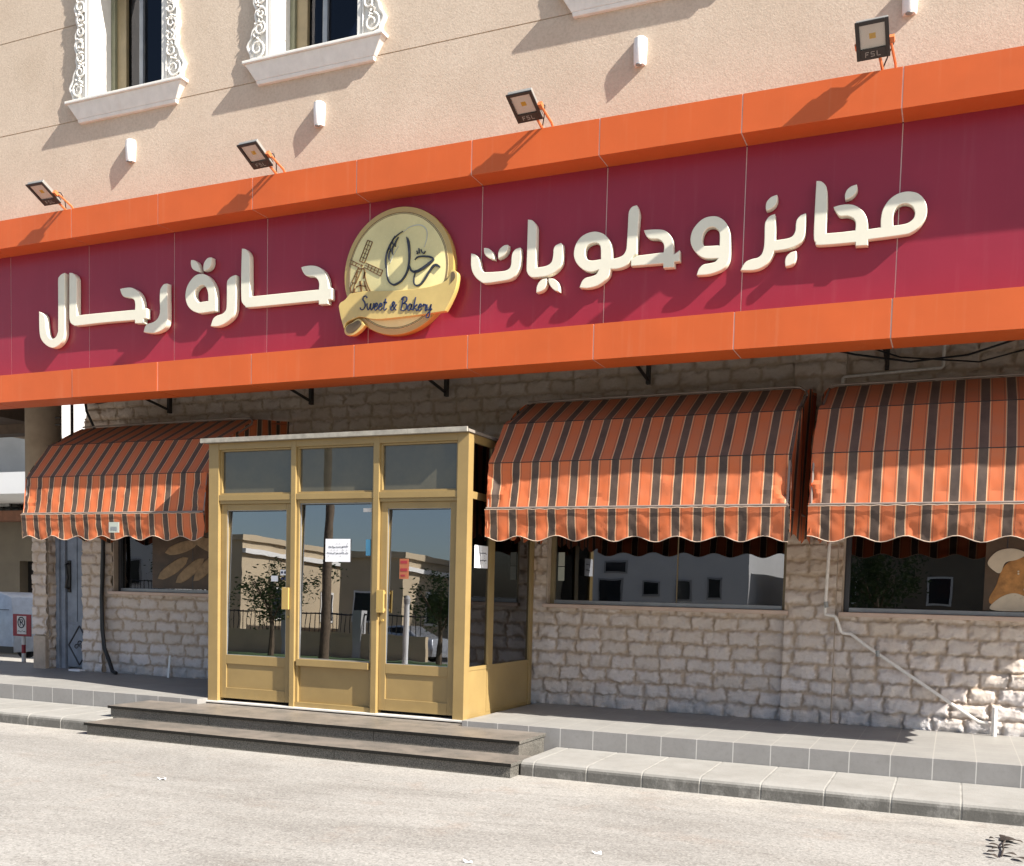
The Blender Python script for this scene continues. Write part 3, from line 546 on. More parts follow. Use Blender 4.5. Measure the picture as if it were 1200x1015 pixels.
STROKES={'dark':[[(-5.343,5.222,0.0039),(-5.323,5.174,0.0182),(-5.309,5.082,0.0156),(-5.308,4.975,0.013),(-5.331,4.871,0.0117),(-5.388,4.793,0.0117),(-5.45,4.761,0.013),(-5.495,4.757,0.0117),(-5.544,4.793,0.0091),(-5.567,4.849,0.0065),(-5.574,4.911,0.0052),(-5.573,4.972,0.0039)],[(-5.306,4.937,0.0065),(-5.283,4.882,0.013),(-5.23,4.861,0.0169),(-5.151,4.886,0.0182),(-5.082,4.924,0.0182),(-5.027,4.964,0.013),(-5.066,4.992,0.0117),(-5.136,5.006,0.0104),(-5.206,5.007,0.0078),(-5.241,4.983,0.0039)],[(-4.951,4.878,0.0104),(-4.986,4.903,0.0156),(-5.026,4.898,0.0156),(-5.072,4.845,0.0117),(-5.117,4.782,0.0117),(-5.165,4.733,0.0117),(-5.214,4.72,0.0117),(-5.247,4.749,0.0091),(-5.245,4.817,0.0065),(-5.228,4.876,0.0039)],[(-5.58,4.935,0.0091),(-5.587,5.02,0.0104),(-5.572,5.095,0.0078),(-5.537,5.167,0.0065),(-5.477,5.237,0.0052),(-5.389,5.285,0.0039)],[(-5.541,5.007,0.0026),(-5.549,5.054,0.0117),(-5.536,5.106,0.0026)],[(-5.506,5.065,0.0026),(-5.511,5.119,0.0117),(-5.483,5.177,0.0026)],[(-5.475,5.138,0.0026),(-5.473,5.183,0.0104),(-5.438,5.233,0.0026)],[(-5.529,5.098,0.0026),(-5.54,5.145,0.0091),(-5.516,5.196,0.0026)],[(-5.503,5.164,0.0026),(-5.509,5.203,0.0091),(-5.478,5.249,0.0026)],[(-5.222,5.069,0.0065),(-5.211,5.044,0.0065),(-5.221,5.042,0.0052)],[(-5.198,5.092,0.0065),(-5.19,5.041,0.0065)],[(-5.173,5.079,0.0065),(-5.158,5.047,0.0065),(-5.137,5.036,0.0065),(-5.123,5.058,0.0052)]],'silver':[[(-5.389,5.273,0.0039),(-5.319,5.317,0.0065),(-5.231,5.33,0.0091),(-5.16,5.314,0.0091),(-5.114,5.263,0.0091),(-5.109,5.195,0.0078),(-5.125,5.137,0.0052),(-5.138,5.101,0.0039)],[(-5.571,4.964,0.0039),(-5.564,4.864,0.0078),(-5.522,4.775,0.0065),(-5.468,4.744,0.0039)],[(-5.535,4.984,0.0039),(-5.509,5.042,0.0065),(-5.44,5.141,0.0039)]],'brown':[[(-5.813,5.244,0.0065),(-5.754,5.219,0.0065)],[(-5.813,5.244,0.0065),(-5.908,5.041,0.0065)],[(-5.754,5.219,0.0065),(-5.848,5.013,0.0065)],[(-5.908,5.041,0.0065),(-5.848,5.013,0.0065)],[(-5.832,5.204,0.0039),(-5.773,5.178,0.0039)],[(-5.851,5.163,0.0039),(-5.792,5.137,0.0039)],[(-5.87,5.123,0.0039),(-5.81,5.096,0.0039)],[(-5.889,5.082,0.0039),(-5.829,5.054,0.0039)],[(-5.786,5.232,0.0039),(-5.878,5.027,0.0039)],[(-5.833,5.015,0.0065),(-5.625,4.916,0.0065)],[(-5.625,4.916,0.0065),(-5.651,4.862,0.0065)],[(-5.651,4.862,0.0065),(-5.851,4.97,0.0065)],[(-5.642,4.89,0.0039),(-5.84,4.992,0.0039)],[(-5.792,4.995,0.0039),(-5.812,4.949,0.0039)],[(-5.752,4.976,0.0039),(-5.773,4.928,0.0039)],[(-5.711,4.957,0.0039),(-5.734,4.907,0.0039)],[(-5.67,4.938,0.0039),(-5.695,4.886,0.0039)],[(-6.02,5.065,0.0065),(-5.901,5.003,0.0078)],[(-6.027,5.027,0.0065),(-5.91,4.973,0.0065)],[(-5.986,5.049,0.0039),(-5.996,5.013,0.0039)],[(-5.948,5.027,0.0039),(-5.959,4.993,0.0039)],[(-5.877,4.96,0.0065),(-5.948,4.816,0.0065)],[(-5.919,4.977,0.0065),(-6.001,4.829,0.0065)],[(-5.9,4.928,0.0039),(-5.951,4.946,0.0039)],[(-5.923,4.876,0.0039),(-5.972,4.892,0.0039)],[(-5.948,4.816,0.0065),(-6.001,4.829,0.0065)],[(-5.892,4.997,0.0182),(-5.87,4.984,0.0182)],[(-5.919,4.961,0.0091),(-5.851,4.958,0.0117)],[(-5.851,4.954,0.0104),(-5.834,4.86,0.0078),(-5.805,4.779,0.0078),(-5.767,4.711,0.0091)],[(-5.932,4.932,0.0078),(-5.954,4.84,0.0078),(-5.99,4.719,0.0078)],[(-5.839,4.922,0.0156),(-5.849,4.877,0.0208),(-5.862,4.855,0.0065)],[(-5.898,4.835,0.0182),(-5.888,4.772,0.0208),(-5.878,4.721,0.013)],[(-5.999,4.723,0.0078),(-5.887,4.719,0.0104),(-5.767,4.714,0.0078)],[(-5.944,4.777,0.0104),(-5.898,4.788,0.0078),(-5.823,4.772,0.0104)],[(-5.982,4.827,0.0065),(-6.009,4.783,0.0065),(-6.014,4.729,0.0078)],[(-5.848,4.83,0.0078),(-5.829,4.766,0.0156),(-5.804,4.714,0.0104)],[(-5.962,4.763,0.013),(-5.969,4.725,0.013)]],'navy':[[(-5.78,4.638,0.013),(-5.797,4.66,0.009),(-5.822,4.653,0.009),(-5.83,4.626,0.013),(-5.809,4.596,0.013),(-5.801,4.56,0.013),(-5.821,4.527,0.009),(-5.85,4.523,0.009),(-5.863,4.546,0.009)],[(-5.779,4.582,0.013),(-5.776,4.53,0.009),(-5.763,4.514,0.009),(-5.744,4.54,0.013),(-5.733,4.577,0.013)],[(-5.733,4.577,0.013),(-5.736,4.526,0.009),(-5.724,4.51,0.009),(-5.705,4.536,0.013),(-5.696,4.577,0.013)],[(-5.687,4.538,0.013),(-5.656,4.548,0.013),(-5.656,4.569,0.013),(-5.673,4.571,0.013),(-5.689,4.541,0.013),(-5.686,4.513,0.009),(-5.669,4.505,0.009),(-5.645,4.527,0.013)],[(-5.634,4.532,0.013),(-5.603,4.543,0.013),(-5.603,4.564,0.013),(-5.62,4.565,0.013),(-5.636,4.536,0.013),(-5.633,4.508,0.009),(-5.616,4.499,0.009),(-5.593,4.521,0.013)],[(-5.554,4.61,0.013),(-5.571,4.536,0.013),(-5.573,4.502,0.009),(-5.56,4.494,0.009),(-5.542,4.512,0.009)],[(-5.582,4.572,0.013),(-5.539,4.571,0.013)],[(-5.426,4.541,0.013),(-5.463,4.49,0.009),(-5.49,4.49,0.009),(-5.491,4.514,0.013),(-5.457,4.538,0.013),(-5.447,4.557,0.013),(-5.461,4.569,0.013),(-5.475,4.553,0.013),(-5.46,4.518,0.013),(-5.429,4.483,0.009)],[(-5.345,4.605,0.009),(-5.359,4.534,0.013),(-5.372,4.474,0.009)],[(-5.371,4.584,0.013),(-5.345,4.608,0.009),(-5.307,4.601,0.009),(-5.307,4.57,0.013),(-5.337,4.546,0.013),(-5.352,4.544,0.013)],[(-5.345,4.543,0.013),(-5.307,4.532,0.013),(-5.308,4.492,0.013),(-5.337,4.471,0.009),(-5.368,4.477,0.009)],[(-5.248,4.519,0.013),(-5.265,4.53,0.013),(-5.289,4.507,0.013),(-5.29,4.473,0.009),(-5.273,4.467,0.009),(-5.252,4.496,0.013),(-5.245,4.526,0.013)],[(-5.245,4.526,0.013),(-5.253,4.476,0.009),(-5.234,4.474,0.009)],[(-5.201,4.593,0.009),(-5.216,4.526,0.013),(-5.229,4.46,0.009)],[(-5.179,4.519,0.013),(-5.216,4.492,0.013),(-5.196,4.473,0.009),(-5.19,4.456,0.009),(-5.17,4.467,0.009)],[(-5.166,4.484,0.013),(-5.136,4.494,0.013),(-5.136,4.514,0.013),(-5.153,4.516,0.013),(-5.167,4.487,0.013),(-5.165,4.46,0.009),(-5.149,4.451,0.009),(-5.126,4.473,0.013)],[(-5.119,4.489,0.013),(-5.105,4.515,0.013),(-5.101,4.504,0.013),(-5.08,4.505,0.013),(-5.089,4.459,0.009),(-5.083,4.445,0.009),(-5.069,4.463,0.009)],[(-5.068,4.507,0.013),(-5.066,4.463,0.009),(-5.052,4.451,0.009),(-5.031,4.473,0.013),(-5.02,4.506,0.013)],[(-5.02,4.506,0.013),(-5.03,4.446,0.009),(-5.044,4.386,0.009),(-5.068,4.375,0.009),(-5.077,4.396,0.009),(-5.055,4.421,0.009),(-5.01,4.461,0.013)]]}


# ================================================================== setting: ground, kerb, pavement
def ground():
    xs = np.array(sorted(set(list(np.linspace(-24, 8, 40))+list(np.linspace(-300, -26, 14))+list(np.linspace(10, 300, 14)))))
    ys = np.array(sorted(set(list(np.linspace(-8, 34, 44))+list(np.linspace(-300, -10, 14))+list(np.linspace(36, 300, 12)))))
    X, Y = np.meshgrid(xs, ys, indexing='ij')
    a = np.clip((-13.2-X)/5, 0, 1)*np.clip((Y-11.5)/4, 0, 1)
    Zg = -1.0*a*a*(3-2*a)
    return structure(grid_mesh('street', np.stack([X, Y, Zg], -1), 'street', None))
ground()
def kerb(x0, x1):
    mb = MB(); L = .49; x = x1
    while x > x0+.05:
        a = max(x0, x-L); g = .0045
        prof = [(8.205, -.05), (8.207, .080), (8.214, .100), (8.230, .117), (8.258, .128), (8.300, .133), (9.100, .136), (9.100, -.05)]
        mb.prism([(p[0], p[1]) for p in prof], a+g, x-g, axis='x'); x = a
    mb.cur = 1
    mb.prism([(8.2095, -.05), (8.2115, .079), (8.2185, .098), (8.234, .1145), (8.260, .1255), (8.302, .1305), (9.09, .1335), (9.09, -.05)], x0+.01, x1-.01, axis='x')
    return structure(mb.build('kerb', ['kerb', 'kerb_joint'], None, bevel=.006))
kerb(-3.44, 6.0); kerb(-24.0, -8.41)
def pavement(x0, x1, y1=12.6):
    mb = MB(); mb.box(x0, x1, 9.107, y1, -.05, .317)
    o = mb.build('pavement', ['tile_top', 'tile_side'], None, bevel=.004)
    for p in o.data.polygons:
        if p.normal.y < -.7 or abs(p.normal.x) > .7: p.material_index = 1
    return structure(o)
pavement(-4.46, 6.0, 11.3); pavement(-24.0, -7.79, 11.75)
mb = MB(); mb.box(-7.785, -4.465, 9.75, 11.3, -.05, .275); structure(mb.build('porch_floor', 'tile_top'))

steps = thing('entrance_steps', 'two dark granite steps below the gold entrance porch', 'steps', (-6, 8.3, 0))
mb = MB()
for a, b in ((-8.33, -6.95), (-6.95, -5.25), (-5.25, -3.45)): mb.box(a+.002, b-.002, 8.025, 8.50, -.02, .100)
mb.box(-8.35, -3.435, 8.0, 8.50, .1005, .131)
o = mb.build('lower_step', ['granite', 'granite_edge'], steps, bevel=.004)
for p in o.data.polygons:
    zc = p.center.z
    if p.normal.y < -.5 and .099 < zc < .14: p.material_index = 1
mb = MB()
for a, b in ((-8.45, -7.1), (-7.1, -5.1), (-5.1, -3.565)): mb.box(a+.002, b-.002, 8.475, 9.10, .06, .231)
mb.box(-8.47, -3.55, 8.45, 9.105, .2315, .262); mb.box(-7.78, -4.47, 9.1055, 9.74, .2315, .262)
o = mb.build('upper_step', ['granite', 'granite_edge'], steps, bevel=.004)
for p in o.data.polygons:
    zc = p.center.z
    if p.normal.y < -.5 and .231 < zc < .27: p.material_index = 1

# ================================================================== the bakery building
bld = thing('bakery_building', 'two storey beige building with a rough stone ground floor behind the sign', 'building', (-5, 12, 0))
YU = 9.65
# upper wall with window openings and scored joints
WINS = [-9.325, -6.665, -2.92]
HW = .60
xs = [-18.0]
mb = MB()
zt, zb = 9.6, 4.55
holes = []
for c in WINS: holes.append((c-.575, c+.575, 7.415, 9.2))
def wall_with_holes(mb, x0, x1, z0, z1, y, th, holes):
    X = sorted({x0, x1, *[h[0] for h in holes], *[h[1] for h in holes]}); Zs = sorted({z0, z1, *[h[2] for h in holes], *[h[3] for h in holes]})
    for i in range(len(X)-1):
        for j in range(len(Zs)-1):
            cx, cz = (X[i]+X[i+1])/2, (Zs[j]+Zs[j+1])/2
            if any(h[0] < cx < h[1] and h[2] < cz < h[3] for h in holes): continue
            mb.add([(X[i], y, Zs[j]), (X[i+1], y, Zs[j]), (X[i+1], y, Zs[j+1]), (X[i], y, Zs[j+1])], [(0, 1, 2, 3)])
    for (a, b, c, d) in holes:
        mb.add([(a, y, c), (a, y+th, c), (a, y+th, d), (a, y, d)], [(0, 1, 2, 3)])
        mb.add([(b, y, c), (b, y+th, c), (b, y+th, d), (b, y, d)], [(0, 1, 2, 3)])
        if z0+.001 < c: mb.add([(a, y, c), (a, y+th, c), (b, y+th, c), (b, y, c)], [(0, 1, 2, 3)])
        if d < z1-.001: mb.add([(a, y, d), (a, y+th, d), (b, y+th, d), (b, y, d)], [(0, 1, 2, 3)])
# courses between scored joints: each band is its own slab, 12 mm apart
bands = [(4.55, 7.236), (7.248, 8.368), (8.380, 9.6)]
for (a, b) in bands:
    hs = [(h[0], h[1], max(h[2], a), min(h[3], b)) for h in holes if h[2] < b and h[3] > a]
    wall_with_holes(mb, -18, 3.6, a, b, YU, .30, hs)
    for zz in (a, b):
        cuts = [-18]+[v for h in holes if h[2] < zz < h[3] for v in (h[0], h[1])]+[3.6]
        for q in range(0, len(cuts), 2): mb.add([(cuts[q], YU, zz), (cuts[q+1], YU, zz), (cuts[q+1], YU+.012, zz), (cuts[q], YU+.012, zz)], [(0, 1, 2, 3)])
mb.build('upper_wall', 'stucco', bld)
mb = MB(); mb.cur = 0
X = [-18]+[v for h in holes for v in (h[0], h[1])]+[3.6]
for i in range(0, len(X), 2): mb.box(X[i]+.001, X[i+1]-.001, YU+.010, YU+.36, 4.56, 9.62)
for h in holes: mb.box(h[0]-.001, h[1]+.001, YU+.010, YU+.36, 4.56, h[2]-.02); mb.box(h[0], h[1], YU+.010, YU+.36, h[3]+.001, 9.62)
mb.box(-18, 3.6, YU+.5, 16, 9.6205, 9.8)
mb.box(3.45, 3.6, YU+.37, 16, 4.56, 9.62); mb.box(-18, -17.85, YU+.37, 16, 4.56, 9.62); mb.box(-11.4, 3.6, 16.01, 27, -1, 9.8); mb.box(-16.3, -11.41, 16.01, 20, 4.56, 9.8)
mb.build('wall_core', 'stucco', bld)
mb = MB(); mb.box(-18, 3.6, 9.50, 11.6, 4.30, 4.55); mb.box(-18, -14.6, 11.6, 13.2, 4.30, 4.55); mb.box(-11.5, 3.6, 11.6, 16, 4.30, 4.55)
mb.box(-18, -14.6, 12.9, 13.2, 4.14, 4.2995)
mb.build('soffit', 'soffit', bld)

# upper windows
def spiral(mb, cx, cz, r0, turns, sgn, y, tr, start=0.0):
    pts = []; k = int(14*turns)
    for i in range(k+1):
        t = i/k; a = start+sgn*t*turns*2*math.pi; r = r0*(1-.82*t)
        pts.append((cx+r*math.cos(a), y-.012*math.sin(t*3), cz+r*math.sin(a)))
    mb.tube(pts, [tr*(1-.5*i/k) for i in range(k+1)], 6)
def upper_window(c, idx):
    z0 = 7.415
    xl, xr = c-.57, c+.57
    fr = MB()                                                     # moulded white architrave, flat jambs
    fr.box(xl-.03, xl+.02, YU-.05, YU+.36, z0+.02, 9.25); fr.box(xr-.02, xr+.03, YU-.05, YU+.36, z0+.02, 9.25)
    fr.box(xl-.03, xr+.03, YU-.05, YU+.36, 9.2505, 9.40)
    wo = fr.build('window', 'white_stone', bld, bevel=.006)
    s = MB()
    s.box(c-.905, c+.905, YU-.118, YU+.36, 7.398, 7.432)
    for (za, zb_, pa, pb, ia, ib) in ((7.225, 7.3975, .050, .098, .14, .025), (7.185, 7.2245, .040, .050, .15, .143)):
        s.hexa([(c-.905+ia, YU-pa, za), (c+.905-ia, YU-pa, za), (c+.905-ia, YU+.03, za), (c-.905+ia, YU+.03, za), (c-.905+ib, YU-pb, zb_), (c+.905-ib, YU-pb, zb_), (c+.905-ib, YU+.03, zb_), (c-.905+ib, YU+.03, zb_)])
    s.build('sill', 'white_stone', wo, bevel=.008)
    # carved scrollwork panels beside the jambs
    for sg, xe in ((-1, xl-.03), (1, xr+.03)):
        o = MB(); zz = np.linspace(z0+.03, 9.35, 60)
        t = zz-z0
        wdt = .17+.11*np.exp(-((t-.18)/.16)**2)+.035*np.sin(t*13)*np.clip(t-.3, 0, 1)+.03*np.exp(-((t-.75)/.12)**2)+.02*np.sin(t*41)*.6
        wdt *= np.clip(t/.06, .55, 1)
        out = [(xe, z) for z in zz]+[(xe+sg*wdt[i], zz[i]) for i in range(len(zz)-1, -1, -1)]
        o.prism(out, YU-.035, YU+.005)
        edge = [(xe+sg*(wdt[i]-.012), YU-.045, zz[i]) for i in range(len(zz))]
        o.tube(edge, .016, 6)
        o.tube([(xe+sg*.02, YU-.045, z0+.03), (xe+sg*.02, YU-.045, 9.35)], .014, 6)
        lr = random.Random(idx*7+sg)
        z = z0+.15; k = 0
        while z < 9.2:
            ww = float(np.interp(z, zz, wdt)); r = ww*.36
            spiral(o, xe+sg*ww*.5, z, r, 1.5, sg*(1 if k % 2 else -1), YU-.05, .014, lr.random()*6)
            for q in range(5):
                a = lr.random()*6.3; px, pz = xe+sg*ww*lr.uniform(.3, .75), z+r*lr.uniform(.7, 1.5)
                o.tube([(px, YU-.04, pz), (px+.03*math.cos(a), YU-.065, pz+.03*math.sin(a)), (px+.055*math.cos(a+.5), YU-.045, pz+.055*math.sin(a+.5))], [.006, .013, .004], 5)
            z += r*1.9+.02; k += 1
        o.build('carved_scroll', 'white_stone', wo, smooth=True)
    y0 = YU+.30
    sash = MB(); sash.box(xl+.021, xl+.085, y0-.02, y0+.06, z0+.018, 9.249); sash.build('frame', 'green_frame', wo, bevel=.004)
    sash = MB(); sash.box(xl+.086, xl+.235, y0+.015, y0+.06, z0+.018, 9.249); sash.build('sliding_sash', 'brown_frame', wo, bevel=.004)
    ml = MB(); ml.box(c-.135, c-.075, y0+.02, y0+.058, z0+.018, 9.249); ml.build('mullion', 'grey_frame', wo, bevel=.003)
    pn = MB(); pn.box(xl+.236, xr-.021, y0+.061, y0+.067, z0+.018, 9.249); pn.build('pane', 'glass_up', wo)
    bk = MB(); bk.box(xl+.02, xr, y0+.2, y0+.21, z0-.1, 9.3); bk.build('blind', 'blind', wo)
for i, c in enumerate(WINS): upper_window(c, i)

# stone ground floor
W2 = (-4.38, -1.63); W3 = (-1.08, 1.72); W1 = (-11.04, -8.35); ZS = 1.50; ZT = 2.85
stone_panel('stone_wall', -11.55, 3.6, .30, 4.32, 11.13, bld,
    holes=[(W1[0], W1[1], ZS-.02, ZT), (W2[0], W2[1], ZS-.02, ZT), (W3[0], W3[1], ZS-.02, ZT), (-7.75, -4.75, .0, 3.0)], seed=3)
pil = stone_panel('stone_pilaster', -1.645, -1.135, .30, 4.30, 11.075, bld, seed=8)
for xx, s in ((-1.64, -1), (-1.14, 1)):
    mb = MB(); mb.box(xx-.012, xx+.012, 11.085, 11.16, .3, 4.3); mb.build('pilaster_return', 'stone_plain', bld)
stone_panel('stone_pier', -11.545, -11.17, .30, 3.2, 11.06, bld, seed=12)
mb = MB(); mb.box(-11.54, -11.18, 11.075, 11.7, .3, 3.2); mb.build('pier_core', 'stone_plain', bld)
# corner column: stone-clad foot, plastered above, with a damp grey base block
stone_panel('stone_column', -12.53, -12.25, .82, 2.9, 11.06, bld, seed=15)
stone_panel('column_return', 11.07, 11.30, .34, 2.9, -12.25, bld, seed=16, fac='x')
mb = MB(); mb.box(-12.525, -12.255, 11.085, 11.8, .3, 2.9); mb.box(-12.50, -12.26, 11.03, 11.085, .30, .80); mb.build('column_core', 'stone_plain', bld)
mb = MB(); mb.lathe([(.255, 2.9), (.255, 4.3)], (-12.74, 11.45, 0), 28); mb.build('plaster_column', 'concrete_col', bld, smooth=True)

def shop_window(x0, x1, mull, wname='shop_window', zs=ZS, zt=ZT, mats='dark_frame'):
    mb = MB(); yg = 11.25
    mb.box(x0-.02, x1+.02, 11.04, 11.36, zs-.055, zs-.012)
    wo = mb.build(wname, 'sillstone', bld, bevel=.006)
    for xj in (x0, x1): j = MB(); j.box(xj-.012, xj+.012, 11.13, 11.36, zs-.011, zt); j.build('reveal', 'stone_plain', wo)
    for q in (x0+.013, x1-.065): f = MB(); f.box(q, q+.052, 11.21, 11.29, zs-.011, zt); f.build('frame', mats, wo, bevel=.003)
    br = MB(); br.box(x0+.066, x1-.066, 11.205, 11.29, zs-.010, zs+.035); br.build('bottom_rail', 'grey_frame', wo, bevel=.003)
    for m_ in mull: f = MB(); f.box(m_-.006, m_+.006, 11.236, 11.262, zs+.036, zt); f.build('mullion', mats, wo, bevel=.003)
    p = MB(); p.box(x0+.066, x1-.066, 11.247, 11.253, zs+.036, zt); p.build('pane', 'glass_dark', wo)
    return wo
shop_window(W1[0], W1[1], [-9.7]); shop_window(W2[0], W2[1], [-2.86], mats='brown_frame'); shop_window(W3[0], W3[1], [.45])
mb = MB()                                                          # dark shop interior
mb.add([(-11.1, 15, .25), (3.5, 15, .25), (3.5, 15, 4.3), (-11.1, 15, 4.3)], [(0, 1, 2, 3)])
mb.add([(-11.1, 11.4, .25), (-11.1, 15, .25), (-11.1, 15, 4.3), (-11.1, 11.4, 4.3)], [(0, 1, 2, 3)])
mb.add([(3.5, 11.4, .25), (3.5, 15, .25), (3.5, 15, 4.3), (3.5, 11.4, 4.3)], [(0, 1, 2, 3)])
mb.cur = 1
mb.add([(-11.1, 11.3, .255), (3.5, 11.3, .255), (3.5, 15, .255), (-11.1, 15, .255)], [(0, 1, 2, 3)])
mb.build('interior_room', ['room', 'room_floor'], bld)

# steel side door in the recess
door = thing('steel_door', 'blue grey weathered steel side door with a diamond pattern under the left awning', 'door', (-11.8, 11.330, .3))
mb = MB()
mb.box(-12.24, -12.17, 11.200, 11.340, .3, 2.75); mb.box(-12.169, -12.09, 11.240, 11.360, .3, 2.75); mb.box(-12.24, -11.56, 11.200, 11.340, 2.751, 2.83)
mb.build('frame', 'door_paint', door, bevel=.006)
mb = MB(); mb.box(-12.085, -11.56, 11.280, 11.320, .34, 2.75)
mb.box(-12.065, -11.88, 11.265, 11.279, 1.02, 2.70); mb.box(-11.86, -11.57, 11.265, 11.279, 1.02, 2.70); mb.box(-12.065, -11.57, 11.265, 11.279, .36, .985)
leaf = mb.build('leaf', 'door_paint', door, bevel=.005)
mb = MB()
dc = (-11.83, .67)
for a, b in (((-.21, 0), (0, .29)), ((0, .29), (.21, 0)), ((.21, 0), (0, -.29)), ((0, -.29), (-.21, 0))):
    mb.tube([(dc[0]+a[0], 11.260, dc[1]+a[1]), (dc[0]+b[0], 11.260, dc[1]+b[1])], .011, 6)
for k in range(3): spiral(mb, dc[0]-.05+.06*k, dc[1]-.02+.05*(k % 2), .045, 1.2, 1, 11.260, .008)
mb.build('diamond_grille', 'dark_frame', leaf)
mb = MB(); mb.tube([(-12.02, 11.260, 1.50), (-12.02, 11.190, 1.52), (-11.97, 11.180, 1.68), (-12.02, 11.190, 1.86), (-12.02, 11.260, 1.88)], .018, 8)
mb.box(-12.04, -11.99, 11.240, 11.265, 1.45, 1.92)
mb.build('handle', 'black_metal', leaf, smooth=True)

# ================================================================== shop sign
sign = thing('shop_sign', 'long maroon and orange shop sign with cream Arabic lettering and gold emblem', 'sign', (-4.5, 9.3, 3.8))
JX = [-15.04+1.3125*i for i in range(15)]       # panel joints
X0, X1 = -16.5, 3.62
def band(name, z0, z1, y0, y1):
    mb = MB(); xs = [X0]+[x for x in JX if X0 < x < X1]+[X1]
    for a, b in zip(xs[:-1], xs[1:]): mb.box(a+.0055, b-.0055, y0+random.uniform(-.0015, .0015), y1, z0, z1)
    mb.cur = 1; mb.box(X0+.01, X1-.01, y0+.005, y1-.01, z0+.004, z1-.004)
    return mb.build(name, ['orange', 'seal'], sign, bevel=.0015)
band('upper_band', 5.665, 6.00, 9.22, 9.50); band('lower_band', 3.805, 4.135, 9.22, 9.60)
mb = MB(); xs = [X0]+[x for x in JX if X0 < x < X1]+[X1]
for a, b in zip(xs[:-1], xs[1:]): mb.box(a+.004, b-.004, 9.49, 9.55, 4.1352, 5.6648)
mb.cur = 1; mb.box(X0+.01, X1-.01, 9.494, 9.545, 4.14, 5.66)
mb.build('back_panel', ['maroon', 'seal_dim'], sign, bevel=.001)
mb = MB(); mb.box(X0+.05, X1-.05, 9.552, 9.645, 4.136, 5.99); mb.build('support_frame', 'rust', sign)
for lp in LETTERS: extruded('letter', lp, 9.41, 9.482, 'cream', sign, bev=.005)
# emblem: gold disc with raised rim, windmill, calligraphy and ribbon
EC = (-5.452, 4.895)
mb = MB(); mb.lathe([(.645, 9.487-9.40), (.652, .02), (.645, 0), (.60, -.004)], (EC[0], 9.40, EC[1]), 72, 'y')
emb = mb.build('emblem', 'gold_rim', sign, smooth=True)
mb = MB(); mb.lathe([(.592, -.004), (.585, -.0065), (.575, -.0062), (.572, -.0085), (.57, -.009)], (EC[0], 9.40, EC[1]), 72, 'y'); mb.build('disc', 'gold_disc', emb, smooth=True)
mb = MB()
for rad in (.586, .573):
    mb.tube([(EC[0]+rad*math.cos(a), 9.3925, EC[1]+rad*math.sin(a)) for a in np.linspace(0, 2*math.pi, 90)], .0035, 5)
mb.build('ring_line', 'brown_ink', emb)
def strokes(name, key, mat, y0, y1, sc=1.0):
    mb = MB()
    for st in STROKES[key]: stroke_mb(mb, st, y0, y1, scale=sc)
    return mb.build(name, mat, emb)
strokes('windmill', 'brown', 'brown_ink', 9.3845, 9.3905, 1.25)
strokes('wheat_line', 'silver', 'silver_ink', 9.3865, 9.3905)
strokes('calligraphy', 'dark', 'ink', 9.375, 9.3905, 1.5)
extruded('ribbon', [EMB['band']], 9.345, 9.41, 'ribbon', emb, bev=.004)
extruded('ribbon_curl', [EMB['curl']], 9.35, 9.41, 'ribbon', emb, bev=.004)
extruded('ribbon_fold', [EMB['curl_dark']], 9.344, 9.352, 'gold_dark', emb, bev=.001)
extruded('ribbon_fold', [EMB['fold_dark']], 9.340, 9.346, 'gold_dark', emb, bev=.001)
strokes('lettering', 'navy', 'navy', 9.337, 9.346, 1.05)

# steel brackets that carry the sign, under the soffit
for bx in (-9.93, -7.63, -5.70, -3.21, -.74):
    b = MB(); b.box(bx-.02, bx+.02, 11.0, 11.06, 3.93, 4.30); b.tube([(bx, 11.02, 3.97), (bx, 9.62, 4.20)], .018, 6)
    b.build('bracket', 'rust', sign)

